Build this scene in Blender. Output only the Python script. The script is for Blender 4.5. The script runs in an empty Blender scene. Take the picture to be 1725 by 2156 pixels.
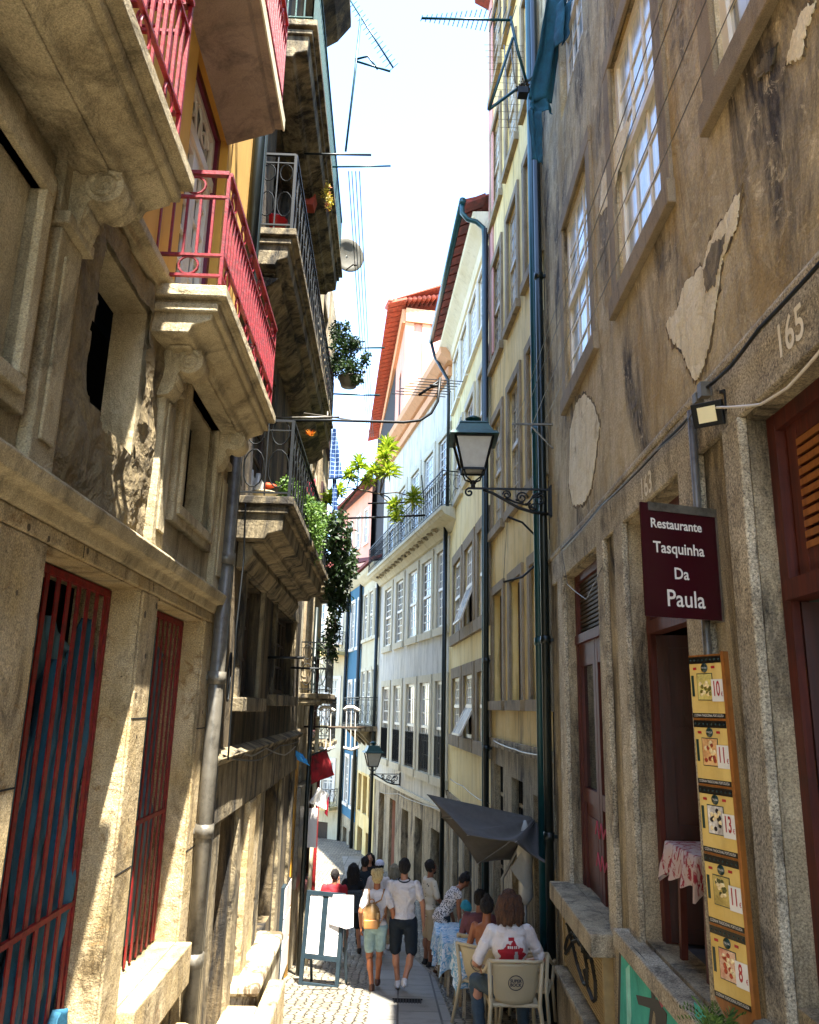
import bpy, bmesh, math, random
from mathutils import Vector, Matrix, noise
rnd = random.Random(7)
PI = math.pi
V = Vector
sc = bpy.context.scene
col = sc.collection

# ------------------------------------------------------------------ camera (eye 1.7 m over the street)
FPX, CX, CY = 1646.0, 862.5, 1078.0
up_c = V((157, 6578, -1646)).normalized()
fw_c = V((0, 0, -1)); Yc = (fw_c - up_c*fw_c.dot(up_c)).normalized(); Xc = Yc.cross(up_c)
MW = Matrix((Xc, Yc, up_c))                       # camera -> world
CAMP = V((0, 0, 1.7))
cam = bpy.data.cameras.new('camera'); camo = bpy.data.objects.new('camera', cam); col.objects.link(camo)
cam.sensor_fit = 'HORIZONTAL'; cam.sensor_width = 36; cam.lens = 36*FPX/1725
cam.clip_start = .05; cam.clip_end = 600
camo.matrix_world = Matrix.Translation(CAMP) @ MW.to_4x4()
sc.camera = camo

def ray(x, y): return MW @ V((x-CX, CY-y, -FPX))
def at(x, y, Y):                                  # world point seen at photo position x, y and standing Y metres down the street
    r = ray(x, y); return CAMP + r*(Y/r.y)
def gz(Y):                                        # street height
    if Y < 18: return -.18*Y
    return -3.24 - .055*(Y-18)

class Fr:                                         # vertical wall plane: u along, z up, w out into the street
    def __init__(s, p0, p1, flip):
        s.p = V((p0[0], p0[1], 0)); d = V((p1[0]-p0[0], p1[1]-p0[1], 0)); s.L = d.length; s.d = d.normalized()
        s.n = V((s.d.y, -s.d.x, 0))*(1 if not flip else -1)
    def pt(s, u, z, w=0): return s.p + s.d*u + s.n*w + V((0, 0, z))
    def px(s, x, y, w=0):
        r = ray(x, y); o = s.p + s.n*w
        t = s.n.dot(o - V((0, 0, 0)))/s.n.dot(r)
        q = r*t; return ((q-o).dot(s.d), 1.7+q.z)
FL = Fr((-1.5, 0), (-1.5-.24, 10), False)
RP = [(1.75, 0), (1.918, 10.42), (1.627, 15.22), (1.173, 21.77), (-1.083, 32.06), (-2.026, 36.09), (-2.874, 39.28), (-6.6, 41.8)]
FR1, FR2, FR3, FR4, FR5, FR6, FR7 = [Fr(RP[i], RP[i+1], True) for i in range(7)]

# ------------------------------------------------------------------ mesh builder
class MB:
    def __init__(s): s.v = []; s.f = []; s.sm = []
    def add(s, vs, fs, smooth=False):
        b = len(s.v); s.v += [V(v) for v in vs]; s.f += [tuple(i+b for i in f) for f in fs]; s.sm += [smooth]*len(fs); return s
    def hexa(s, p):                               # 8 corners: 0-3 bottom loop, 4-7 top loop
        return s.add(p, [(3,2,1,0),(4,5,6,7),(0,1,5,4),(1,2,6,5),(2,3,7,6),(3,0,4,7)])
    def bw(s, F, u0, u1, z0, z1, w0, w1):         # box in wall coordinates
        return s.hexa([F.pt(u0,z0,w0),F.pt(u1,z0,w0),F.pt(u1,z0,w1),F.pt(u0,z0,w1),F.pt(u0,z1,w0),F.pt(u1,z1,w0),F.pt(u1,z1,w1),F.pt(u0,z1,w1)])
    def box(s, c, size, R=None):
        c = V(c); h = V(size)/2; R = R or Matrix.Identity(3)
        return s.hexa([c + R @ V((h.x*a, h.y*b, h.z*d)) for d in (-1,1) for a, b in ((-1,-1),(1,-1),(1,1),(-1,1))])
    def bar(s, a, b, wx, wy=None, upv=(0,0,1)):   # box along a segment
        a = V(a); b = V(b); d = b-a; L = d.length
        if L < 1e-6: return s
        z = d/L; u = V(upv)
        if abs(z.dot(u)) > .95: u = V((0,1,0))
        x = u.cross(z).normalized(); y = z.cross(x); R = Matrix((x, y, z)).transposed()
        return s.box((a+b)/2, (wx, wy or wx, L), R)
    def tube(s, pts, r, n=8, cap=True):
        pts = [V(p) for p in pts]; k = len(pts); rs = r if isinstance(r, (list, tuple)) else [r]*k
        vs = []; ref = None
        for i, p in enumerate(pts):
            t = (pts[min(i+1,k-1)] - pts[max(i-1,0)]).normalized()
            if ref is None: ref = V((0,0,1)) if abs(t.z) < .9 else V((0,1,0))
            x = ref - t*ref.dot(t)
            if x.length < 1e-4: x = t.orthogonal()
            x.normalize(); y = t.cross(x); ref = x
            for j in range(n):
                a = 2*PI*j/n; vs.append(p + (x*math.cos(a) + y*math.sin(a))*rs[i])
        fs = [(i*n+j, i*n+(j+1)%n, (i+1)*n+(j+1)%n, (i+1)*n+j) for i in range(k-1) for j in range(n)]
        if cap: fs += [tuple(range(n))[::-1], tuple((k-1)*n+j for j in range(n))]
        return s.add(vs, fs, n > 4)
    def lathe(s, c, prof, n=16, R=None, sx=1, sy=1, rot=0):
        c = V(c); R = R or Matrix.Identity(3); vs = []
        for r, z in prof:
            for j in range(n):
                a = 2*PI*j/n+rot; vs.append(c + R @ V((r*math.cos(a)*sx, r*math.sin(a)*sy, z)))
        k = len(prof)
        fs = [(i*n+j, i*n+(j+1)%n, (i+1)*n+(j+1)%n, (i+1)*n+j) for i in range(k-1) for j in range(n)]
        fs += [tuple(range(n))[::-1], tuple((k-1)*n+j for j in range(n))]
        return s.add(vs, fs, n > 6)
    def ell(s, c, r, n=12, m=8, R=None):
        prof = [(max(1e-4, math.cos(a)), math.sin(a)) for a in [PI*(i/m-.5) for i in range(m+1)]]
        c = V(c); R = R or Matrix.Identity(3); r = V(r); vs = []
        for q, z in prof:
            for j in range(n):
                a = 2*PI*j/n; vs.append(c + R @ V((q*math.cos(a)*r.x, q*math.sin(a)*r.y, z*r.z)))
        fs = [(i*n+j, i*n+(j+1)%n, (i+1)*n+(j+1)%n, (i+1)*n+j) for i in range(m) for j in range(n)]
        fs += [tuple(range(n))[::-1], tuple(m*n+j for j in range(n))]
        return s.add(vs, fs, True)
    def prism(s, pts, off):                       # closed outline pushed along off
        n = len(pts); off = V(off); ps = [V(p) for p in pts]
        return s.add(ps + [p+off for p in ps], [tuple(range(n))[::-1], tuple(range(n, 2*n))] + [(i, (i+1)%n, n+(i+1)%n, n+i) for i in range(n)])
    def prof(s, F, u0, u1, pr):                   # moulding: (w, z) outline swept along u
        n = len(pr)
        return s.add([F.pt(u0, z, w) for w, z in pr] + [F.pt(u1, z, w) for w, z in pr],
                     [tuple(range(n)), tuple(range(2*n-1, n-1, -1))] + [(i, n+i, n+(i+1)%n, (i+1)%n) for i in range(n)])
    def quad(s, a, b, c, d): return s.add([a,b,c,d], [(0,1,2,3)])
    def ring(s, c, r, t, ax=(1,0,0), ay=(0,0,1), sx=1, sy=1, n=20, a0=0, a1=2*PI, m=5):
        c = V(c); ax = V(ax); ay = V(ay)
        pts = [c + ax*(math.cos(a)*r*sx) + ay*(math.sin(a)*r*sy) for a in [a0+(a1-a0)*i/n for i in range(n+1)]]
        return s.tube(pts, t, m)
    def scroll(s, c, r, t, ax, ay, turns=1.5, sgn=1, a0=0, n=22, m=5):
        c = V(c); ax = V(ax); ay = V(ay)
        pts = [c + (ax*math.cos(a0+sgn*2*PI*turns*i/n) + ay*math.sin(a0+sgn*2*PI*turns*i/n))*(r*(1-.8*i/n)) for i in range(n+1)]
        return s.tube(pts, t, m)
    def build(s, name, mat, parent=None, smooth=None, bevel=0):
        me = bpy.data.meshes.new(name); o = V(parent['_o']) if parent is not None and '_o' in parent else V((0,0,0))
        me.from_pydata([v-o for v in s.v], [], s.f); me.validate()
        me.polygons.foreach_set('use_smooth', [bool(x) if smooth is None else smooth for x in (s.sm if len(me.polygons) == len(s.sm) else [False]*len(me.polygons))])
        me.materials.append(mat)
        b = bmesh.new(); b.from_mesh(me); bmesh.ops.recalc_face_normals(b, faces=b.faces); b.to_mesh(me); b.free()
        ob = bpy.data.objects.new(name, me); col.objects.link(ob)
        if parent is not None:
            ob.parent = parent; ob['_o'] = list(o)
        if bevel:
            m = ob.modifiers.new('bevel', 'BEVEL'); m.width = bevel; m.segments = 2; m.limit_method = 'ANGLE'
        return ob

def tag(o, label, cat, group=None):
    o['label'] = label; o['category'] = cat
    if group: o['group'] = group
    return o
def thing(name, label, cat, loc, group=None):
    o = bpy.data.objects.new(name, None); col.objects.link(o); o.location = loc; o.empty_display_size = .1
    o['_o'] = list(loc); return tag(o, label, cat, group)
def struct(o): o['kind'] = 'structure'; return o
def dup(root, loc, rz, label, group=None):
    r = root.copy(); col.objects.link(r); r.location = loc; r.rotation_euler = (0,0,rz); r['label'] = label
    if group: r['group'] = group
    for ch in list(root.children):
        c = ch.copy(); col.objects.link(c); c.parent = r
        for g in ch.children:
            d = g.copy(); col.objects.link(d); d.parent = c
    return r

# ------------------------------------------------------------------ materials
def hexc(h):
    c = [int(h[i:i+2], 16)/255 for i in (0,2,4)]
    return tuple((x/12.92 if x <= .04045 else ((x+.055)/1.055)**2.4) for x in c) + (1,)
def C(c): return hexc(c) if isinstance(c, str) else tuple(c)+(1,)
class NT:
    def __init__(s, name):
        s.m = bpy.data.materials.new(name); s.m.use_nodes = True; s.t = s.m.node_tree; s.t.nodes.clear()
        s.out = s.n('ShaderNodeOutputMaterial'); s.b = s.n('ShaderNodeBsdfPrincipled'); s.l(s.b.outputs[0], s.out.inputs[0])
    def n(s, t, **k):
        x = s.t.nodes.new(t)
        for a, v in k.items():
            if a.startswith('i_'):
                key = a[2:].replace('_', ' '); x.inputs[int(key) if key.isdigit() else key].default_value = v
            else: setattr(x, a, v)
        return x
    def l(s, a, b): s.t.links.new(a, b)
    def pos(s, scale=(1,1,1), rot=(0,0,0), obj=False):
        g = s.n('ShaderNodeTexCoord').outputs['Object'] if obj else s.n('ShaderNodeNewGeometry').outputs['Position']
        m = s.n('ShaderNodeMapping'); m.inputs['Scale'].default_value = scale; m.inputs['Rotation'].default_value = rot
        s.l(g, m.inputs[0]); return m.outputs[0]
    def noise(s, v, scale, detail=6, rough=.6, dist=0):
        x = s.n('ShaderNodeTexNoise', i_Scale=scale, i_Detail=detail, i_Roughness=rough, i_Distortion=dist); s.l(v, x.inputs[0]); return x.outputs[0]
    def ramp(s, v, a, b, ca=(0,0,0,1), cb=(1,1,1,1)):
        x = s.n('ShaderNodeValToRGB'); x.color_ramp.elements[0].position = a; x.color_ramp.elements[1].position = b
        x.color_ramp.elements[0].color = ca; x.color_ramp.elements[1].color = cb; s.l(v, x.inputs[0]); return x.outputs[0]
    def mix(s, f, a, b, mode='MIX'):
        x = s.n('ShaderNodeMix', data_type='RGBA', blend_type=mode)
        for val, i in ((f, 0), (a, 6), (b, 7)):
            if isinstance(val, (int, float, tuple)): x.inputs[i].default_value = val
            else: s.l(val, x.inputs[i])
        return x.outputs[2]
    def math(s, op, a, b=0, clamp=False):
        x = s.n('ShaderNodeMath', operation=op, use_clamp=clamp)
        for i, v in enumerate((a, b)):
            if isinstance(v, (int, float)): x.inputs[i].default_value = v
            else: s.l(v, x.inputs[i])
        return x.outputs[0]
    def bump(s, h, st, dist=.02, prev=None):
        x = s.n('ShaderNodeBump', i_Strength=st, i_Distance=dist); s.l(h, x.inputs['Height'])
        if prev is not None: s.l(prev, x.inputs['Normal'])
        return x.outputs[0]
    def fin(s, colr, rough=.8, metal=0, nrm=None):
        if isinstance(colr, tuple): s.b.inputs['Base Color'].default_value = colr
        else: s.l(colr, s.b.inputs['Base Color'])
        if isinstance(rough, (int, float)): s.b.inputs['Roughness'].default_value = rough
        else: s.l(rough, s.b.inputs['Roughness'])
        s.b.inputs['Metallic'].default_value = metal
        if nrm is not None: s.l(nrm, s.b.inputs['Normal'])
        return s.m

def wallmat(name, base, alt, stain=None, sa=.45, sb=.6, streak=.35, nsc=1.3, grain=.0, gsc=160, bump=.35, lump=0, rough=.88, spot=None, ssc=3.2, over=None, pits=False):
    t = NT(name); p = t.pos()
    c = t.mix(t.ramp(t.noise(p, nsc, 8, .65), .35, .65), C(base), C(alt))
    if stain:
        q = t.pos((ssc, ssc, ssc*streak)); f = t.ramp(t.noise(q, 1.0, 10, .72, .6), sa, sb)
        c = t.mix(f, c, C(stain))
        f2 = t.ramp(t.noise(t.pos((7,7,.7)), 1, 8, .75, .4), .5, .78)
        c = t.mix(t.math('MULTIPLY', f2, .55), c, C(stain))
    if spot:
        f = t.ramp(t.noise(p, 5.5, 8, .75, 1), .56, .64); c = t.mix(t.math('MULTIPLY', f, .8), c, C(spot))
    if over: c = t.mix(t.math('MULTIPLY', t.ramp(t.noise(t.pos((1,1,.6)), .9, 7, .7, .5), .5, .62), .75), c, C(over))
    fine = t.noise(p, gsc, 3, .8)
    if grain:
        g = t.ramp(fine, .3, .7, (1-grain,)*3+(1,), (1+grain*.7,)*3+(1,)); c = t.mix(1.0, c, g, 'MULTIPLY')
    mid = t.noise(p, 18, 8, .7)
    if pits:
        vo = t.n('ShaderNodeTexVoronoi', i_Scale=9.0, i_Randomness=1.0); t.l(p, vo.inputs[0]); bw_ = t.n('ShaderNodeRGBToBW'); t.l(vo.outputs['Color'], bw_.inputs[0])
        th = t.math('MULTIPLY', t.ramp(bw_.outputs[0], .45, .9), .22); pm = t.math('LESS_THAN', vo.outputs['Distance'], th); c = t.mix(t.math('MULTIPLY', pm, .8), c, C('2c2012'))
    nr = t.bump(fine, bump, .006); nr = t.bump(mid, bump, .02, nr)
    if lump: nr = t.bump(t.noise(p, 3.5, 5, .55, .8), lump, .12, nr)
    return t.fin(c, rough, 0, nr)
def plain(name, c, rough=.6, metal=0, var=.25, sc_=8, bump=0, dirt=None):
    t = NT(name); p = t.pos(); n = t.noise(p, sc_, 6, .65); k = C(c)
    lo = tuple(x*(1-var) for x in k[:3])+(1,); hi = tuple(min(1, x*(1+var)) for x in k[:3])+(1,)
    cc = t.ramp(n, .3, .7, lo, hi)
    if dirt: cc = t.mix(t.ramp(t.noise(p, sc_*.6, 9, .75), .48, .68), cc, C(dirt))
    nr = t.bump(n, bump, .01) if bump else None
    return t.fin(cc, rough, metal, nr)

m_granite = wallmat('granite', 'cbbb96', 'aa9873', '43391f', .5, .7, .5, 1.6, .55, 150, .8, .4, ssc=2.4)
m_granite_lit = wallmat('granite_lit', 'cdb993', 'b39a69', '52401f', .52, .68, .6, 2.2, .7, 120, 1.0, .35, ssc=2.6, spot='8c6a38', pits=True)  # warm golden tone of sunlit jambs put into the granite colour
m_granite_dark = wallmat('granite_weathered', 'a09070', '786a4c', '221d14', .42, .6, .3, 1.6, .35, 150, .6, .4)
m_granite_r = wallmat('granite_right', 'bdae8e', '9a8b6c', '262019', .46, .66, .25, 1.3, .7, 90, .8, .25)
m_granite_speck = wallmat('granite_speckled', 'c9bda2', 'a19377', '3c3122', .5, .7, .5, 2, .9, 70, .7)
m_rough = wallmat('rough_masonry', '9a8864', '80704e', '45392a', .5, .7, .6, 1.5, .35, 90, 1.0, 1.0)
m_yellow = wallmat('yellow_render', 'd3a44a', 'c89a44', 'a07c3c', .6, .85, .3, 1, .05, 200, .08)
m_ochre = wallmat('ochre_render', 'cdbd9a', 'a8966f', '30271a', .46, .64, .3, .9, .35, 60, .7, .45, spot='cfbf9c', ssc=1.8, over='a58a52')
m_ochre2 = wallmat('yellow_old_render', 'e6cf94', 'd6b86c', '6d5a38', .52, .74, .14, .8, .08, 90, .2)
m_cream2 = wallmat('yellow_clean_render', 'f0dfa8', 'e8d28e', '9a8252', .52, .8, .16, .8, .05, 120, .1)
m_greyblue = wallmat('grey_blue_render', 'c8c6bd', 'cec9b8', '7f7c72', .46, .78, .2, .7, .08, 60, .12)
m_palecream = wallmat('pale_cream_render', 'c9c4ab', 'bfb595', '7a705a', .55, .8, .2, .8, .08, 80, .15)
m_blue = wallmat('blue_render', '2c5f78', '366c84', '264a5c', .6, .8, .3, 1, .06, 80, .12)
m_white = wallmat('warm_white_render', 'd9d0b4', 'd0c39c', '9a8c6c', .6, .8, .2, 1, .05, 80, .1)
m_pink = wallmat('pink_render', 'dfa48f', 'd99a80', 'b87c62', .55, .8, .3, 1, .05, 80, .1)
m_peach = wallmat('peach_trim', 'dba77e', 'd09a70', 'a87c58', .55, .8, .3, 1, .05, 80, .1)
m_concrete = wallmat('pinkish_concrete', 'a48f80', '94806f', '5c4f4a', .5, .72, .6, 2.2, .2, 120, .3)
m_patch = wallmat('bare_plaster', 'f2e8cc', 'e2d4b0', '8c7858', .56, .72, .8, 3, .2, 60, .8, .5, spot='d8c8a0')
m_black_stain = wallmat('blackened_wall', '7a694a', '5a4c34', '17130d', .4, .58, .15, 1.4, .3, 100, .5, .3)
m_limewash = wallmat('flaking_whitewash', 'd8d0b8', 'b8a988', '5a4b35', .5, .58, .3, 3, .2, 80, .5)
m_stonetrim = wallmat('granite_surround', '998a70', '857559', '4c4232', .52, .75, .4, 2, .4, 130, .35)
m_paletrim = wallmat('pale_window_surround', 'cdc6ae', 'c2b99c', '96896c', .6, .85, .4, 2, .2, 130, .2)
m_red = plain('red_gloss_paint', '7c0818', .5, .05, .35, 30, .3, dirt='4a0a12')
m_redbar = plain('red_iron_paint', '7a0c0c', .6, .05, .4, 24, .3, dirt='480808')
m_iron = plain('black_iron', '16191a', .5, .5, .3, 20)
m_green_iron = plain('dark_green_iron', '0d3a36', .38, .3, .3, 12)
m_pipe_grey = plain('grey_pipe', '6a655a', .4, .3, .25, 9, dirt='3a352c')
m_pipe_dark = plain('black_pipe', '17201f', .35, .3, .3, 7)
m_pipe_green = plain('green_pipe', '0b3d42', .35, .2, .2, 7)
m_wood_red = None
def woodmat(name, base, alt, rough=.4, sc_=(22,22,1.6)):
    t = NT(name); n = t.noise(t.pos(sc_), 1, 8, .65, .8); c = t.ramp(n, .3, .7, C(base), C(alt))
    n2 = t.noise(t.pos(), 4, 8, .7); c = t.mix(t.math('MULTIPLY', t.ramp(n2, .52, .72), .5), c, C('1c0d08'))
    return t.fin(c, rough, 0, t.bump(n, .15, .01))
m_wood = woodmat('red_brown_wood', '1f0503', '3c0d06', .6)
m_wood2 = woodmat('mahogany_wood', '38100a', '5c2210', .62)
m_wood3 = woodmat('orange_wood', '7a4518', '9c6024', .5)
m_oldwood = woodmat('old_brown_wood', '241a10', '4a3720', .7)
m_paint_w = plain('white_window_paint', 'd8d2c4', .45, 0, .08, 8)
m_paint_w2 = plain('aged_window_paint', 'b3a487', .5, 0, .15, 10, dirt='6a5c44')
m_tile = plain('orange_roof_tile', 'b8553a', .8, 0, .4, 9, .3, dirt='8a4a38')
m_tile_old = plain('old_roof_tile', '7e3222', .8, 0, .4, 6, .3, dirt='3c2620')
m_dark = plain('dark_interior', '0c0906', .9, 0, .3, 3)  # near-black colour stands in for the shade of unlit rooms behind openings
m_teal_ceiling = plain('teal_ceiling', '4c6460', .7, 0, .1)
m_steel = plain('grey_metal', '7d8080', .35, .8, .15)
m_brass = plain('brass', '8f6a20', .35, .9, .3, 20)
def glassmat(name, c, rough=.06, curtain_sky=None):
    t = NT(name); p = t.pos()
    if curtain_sky:
        n = t.noise(t.pos((9,9,.8)), 1, 4, .6); cc = t.ramp(n, .42, .6, C(c), C(curtain_sky))
    else: cc = C(c)
    t.b.inputs['Specular IOR Level'].default_value = .8
    return t.fin(cc, rough, 0, t.bump(t.noise(p, 1.5, 2), .02, .02))
m_glass = glassmat('window_glass', '1c2224')
m_glass_c = glassmat('curtained_glass', '5a6062', .12, 'c0c3bc')
m_glass_b = glassmat('sky_reflection_glass', 'aab6bc', .14, 'e2e6e2')  # pale streaked colour stands in for bright sky reflected in the panes
m_frost = plain('frosted_glass', 'a9a79e', .25, 0, .1)

# ------------------------------------------------------------------ architecture helpers
def panel(mb, F, u0, u1, z0, z1, holes, rev=.3, topf=None):
    us = sorted({u0, u1} | {h[0] for h in holes} | {h[1] for h in holes}); zs = sorted({z0, z1} | {h[2] for h in holes} | {h[3] for h in holes})
    us = [u for u in us if u0-1e-6 <= u <= u1+1e-6]; zs = [z for z in zs if z0-1e-6 <= z <= z1+1e-6]
    for a, b in zip(us, us[1:]):
        for c, d in zip(zs, zs[1:]):
            mu, mz = (a+b)/2, (c+d)/2
            if any(h[0] < mu < h[1] and h[2] < mz < h[3] for h in holes): continue
            mb.quad(F.pt(a,c), F.pt(b,c), F.pt(b,d), F.pt(a,d))
    for h in holes:
        a, b, c, d = max(h[0],u0), min(h[1],u1), max(h[2],z0), min(h[3],z1); r = h[4] if len(h) > 4 else rev
        mb.quad(F.pt(a,c), F.pt(a,d), F.pt(a,d,-r), F.pt(a,c,-r)); mb.quad(F.pt(b,c), F.pt(b,c,-r), F.pt(b,d,-r), F.pt(b,d))
        mb.quad(F.pt(a,d), F.pt(b,d), F.pt(b,d,-r), F.pt(a,d,-r)); mb.quad(F.pt(a,c), F.pt(a,c,-r), F.pt(b,c,-r), F.pt(b,c))
def gl(*a): return rnd.choice(a)
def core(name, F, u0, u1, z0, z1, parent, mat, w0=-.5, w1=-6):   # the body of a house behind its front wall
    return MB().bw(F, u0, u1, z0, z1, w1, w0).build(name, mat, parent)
def surround(mb, F, u0, u1, z0, z1, t=.16, w=.04, sill=.05):
    mb.bw(F, u0-t, u0, z0, z1, -.02, w); mb.bw(F, u1, u1+t, z0, z1, -.02, w)
    mb.bw(F, u0-t, u1+t, z1, z1+t, -.02, w+.003); mb.bw(F, u0-t-.02, u1+t+.02, z0-t, z0, -.02, w+sill)
def sash(F, u0, u1, z0, z1, w, parent, cols=3, rows=6, fm=None, gm=None, fr=.07, mt=.028, surr=None, split=True, d=.05, st=.16, name='window', openlow=False, lowcols=None):
    m = MB(); m.bw(F,u0,u0+fr,z0,z1,w-d,w); m.bw(F,u1-fr,u1,z0,z1,w-d,w); m.bw(F,u0+fr,u1-fr,z1-fr,z1,w-d,w-.002); m.bw(F,u0+fr,u1-fr,z0,z0+fr,w-d,w-.002)
    a, b, c, e = u0+fr, u1-fr, z0+fr, z1-fr; mid = (c+e)/2
    if split: m.bw(F, a, b, mid-.04, mid+.04, w-d, w+.02)
    for i in range(1, cols):
        x = a+(b-a)*i/cols; m.bw(F, x-mt/2, x+mt/2, mid if openlow else c, e, w-.030, w-.012)
    for j in range(1, rows):
        z = c+(e-c)*j/rows
        if openlow and z < mid: continue
        if not (split and abs(z-mid) < .03): m.bw(F, a, b, z-mt/2, z+mt/2, w-.029, w-.014)
    o = m.build(name, fm or m_paint_w, parent)
    g = MB().bw(F, a, b, mid if openlow else c, e, w-.036, w-.026); g.build('glass', gm or m_glass, o)
    if openlow:
        q = MB(); zz = mid; t = .35; h = (e-c)/2
        p = [F.pt(a, c, w+t*.9), F.pt(b, c, w+t*.9), F.pt(b, zz, w), F.pt(a, zz, w)]
        for i in range(4): q.bar(p[i], p[(i+1)%4], .05, .04)
        q.build('tilted_sash', fm or m_paint_w, o); MB().add(p, [(0,1,2,3)]).build('glass', m_glass_b, o)
    if surr:
        s_ = MB(); surround(s_, F, u0, u1, z0, z1, st); s_.build('surround', surr, o)
    return o
def railbars(mb, a, b, z0, z1, sp=.11, r=.008, top=.02, ends=True):
    """straight railing between plan points a and b (Vectors without z)"""
    a = V(a); b = V(b); L = (b-a).length; n = max(1, round(L/sp)); d = (b-a)/n
    for i in range(n+1):
        p = a + d*i; mb.bar(p+V((0,0,z0)), p+V((0,0,z1)), r*2)
    for z, t in ((z1, top), (z0+.04, top*.7)): mb.bar(a+V((0,0,z)), b+V((0,0,z)), t*2, t)
def corners(F, u0, u1, w, w0=0): return [F.pt(u0,0,w0), F.pt(u0,0,w), F.pt(u1,0,w), F.pt(u1,0,w0)]
def pipe(F, u, z0, z1, w, r, mat, parent, name='drainpipe', joints=(), bend=None):
    m = MB(); pts = [F.pt(u,z0,w), F.pt(u,z1,w)]
    if bend: pts += bend
    m.tube(pts, r, 14)
    for z in joints: m.tube([F.pt(u,z-.05,w), F.pt(u,z+.05,w)], r*1.22, 14)
    for z in joints: m.bw(F, u-r*.4, u+r*.4, z-.02, z+.02, 0, w)
    return m.build(name, mat, parent)
def textmesh(s, size, fn, mat, parent, name='lettering', align='CENTER', off=0.0, xs=1.0):
    cu = bpy.data.curves.new('t', 'FONT'); cu.body = s; cu.size = size; cu.align_x = align; cu.align_y = 'CENTER'; cu.offset = off
    cu.resolution_u = 3
    o = bpy.data.objects.new('t', cu); me = bpy.data.meshes.new_from_object(o)
    mb = MB(); vs = [fn(v.co.x*xs, v.co.y) for v in me.vertices]
    mb.add(vs, [tuple(p.vertices) for p in me.polygons]); bpy.data.objects.remove(o); bpy.data.curves.remove(cu)
    return mb.build(name, mat, parent)
def leaves(mb, c, rad, n, size, R=None, droop=0, spread=1):
    c = V(c); rad = V(rad)
    for _ in range(n):
        d = V((rnd.gauss(0,1), rnd.gauss(0,1), rnd.gauss(0,1))).normalized()*(rnd.random()**.45)
        p = c + V((d.x*rad.x, d.y*rad.y, d.z*rad.z)); s = size*rnd.uniform(.6, 1.3)
        a = V((rnd.gauss(0,1), rnd.gauss(0,1), rnd.gauss(0,.6)-droop)).normalized(); b = a.cross(V((rnd.gauss(0,1), rnd.gauss(0,1), rnd.gauss(0,1)))).normalized()
        q = a.cross(b)*s*.12
        mb.add([p, p+a*s*.5+b*s*.3+q, p+a*s, p+a*s*.5-b*s*.3+q], [(0,1,2,3)])
def leafmat(name, c1, c2, c3=None):
    t = NT(name); r = t.n('ShaderNodeNewGeometry').outputs['Random Per Island']; c = t.ramp(r, .1, .9, C(c1), C(c2))
    if c3: c = t.mix(t.ramp(t.noise(t.pos(), 9, 3), .5, .6), c, C(c3))
    t.b.inputs['Roughness'].default_value = .5
    t.l(c, t.b.inputs['Base Color'])
    tr = t.n('ShaderNodeBsdfTranslucent'); t.l(c, tr.inputs[0]); mx = t.n('ShaderNodeMixShader', i_0=.35); t.l(t.b.outputs[0], mx.inputs[1]); t.l(tr.outputs[0], mx.inputs[2]); t.l(mx.outputs[0], t.out.inputs[0])
    return t.m
m_leaf = leafmat('green_leaves', '2c4a1a', '6f8f3a'); m_leaf_d = leafmat('dark_leaves', '16260f', '33491f'); m_leaf_y = leafmat('yellow_green_leaves', '6d8c1c', 'c3cf45'); m_leaf_a = leafmat('autumn_leaves', '8a7a2a', 'c2b23c', 'a8583c')
m_bark = plain('branch_bark', '5a4c3c', .9, 0, .3, 20, .4)
m_terra = plain('terracotta', '9c3c26', .8, 0, .2, 12)
EXPO = 3.05
# ================================================================== THE STREET
def sheet(name, xf, ys, mat, lift=0, nx=24):
    m = MB(); rows = []
    for Y in ys:
        a, b = xf(Y); rows.append([V((a+(b-a)*i/nx, Y, gz(Y)+lift)) for i in range(nx+1)])
    vs = [p for r in rows for p in r]; k = nx+1
    m.add(vs, [(j*k+i, j*k+i+1, (j+1)*k+i+1, (j+1)*k+i) for j in range(len(ys)-1) for i in range(nx)])
    return struct(m.build(name, mat))
def cobblemat(name, c1, c2, joint, sc_, bstr=.8):
    t = NT(name); p = t.pos((1,1,0)); q = t.noise(p, 3, 3)
    wv = t.n('ShaderNodeVectorMath', operation='ADD'); nn = t.n('ShaderNodeTexNoise', i_Scale=5.0, i_Detail=2); t.l(p, nn.inputs[0])
    sc2 = t.n('ShaderNodeVectorMath', operation='SCALE', i_Scale=.035); t.l(nn.outputs['Color'], sc2.inputs[0]); t.l(p, wv.inputs[0]); t.l(sc2.outputs[0], wv.inputs[1])
    v = t.n('ShaderNodeTexVoronoi', feature='DISTANCE_TO_EDGE', i_Scale=sc_, i_Randomness=.55); t.l(wv.outputs[0], v.inputs[0])
    v2 = t.n('ShaderNodeTexVoronoi', i_Scale=sc_, i_Randomness=.55); t.l(wv.outputs[0], v2.inputs[0])
    bw = t.n('ShaderNodeRGBToBW'); t.l(v2.outputs['Color'], bw.inputs[0])
    c = t.ramp(bw.outputs[0], .25, .75, C(c1), C(c2)); c = t.mix(t.ramp(t.noise(p, 1.2, 8, .7), .45, .75), c, C('6f6550'))
    e = t.ramp(v.outputs['Distance'], .03, .11); c = t.mix(e, C(joint), c)
    h = t.ramp(v.outputs['Distance'], .0, .2)
    nr = t.bump(h, bstr, .03); nr = t.bump(t.noise(p, 60, 4, .8), .4, .01, nr)
    return t.fin(c, .6, 0, nr)
m_cobble = cobblemat('granite_setts', '7a7262', '9f9580', '201c16', 8.5)
t = NT('granite_slabs'); p = t.pos((1,1,1)); br = t.n('ShaderNodeTexBrick', i_Scale=1.0, i_Mortar_Size=.014, i_Brick_Width=1.15, i_Row_Height=.52)
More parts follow.
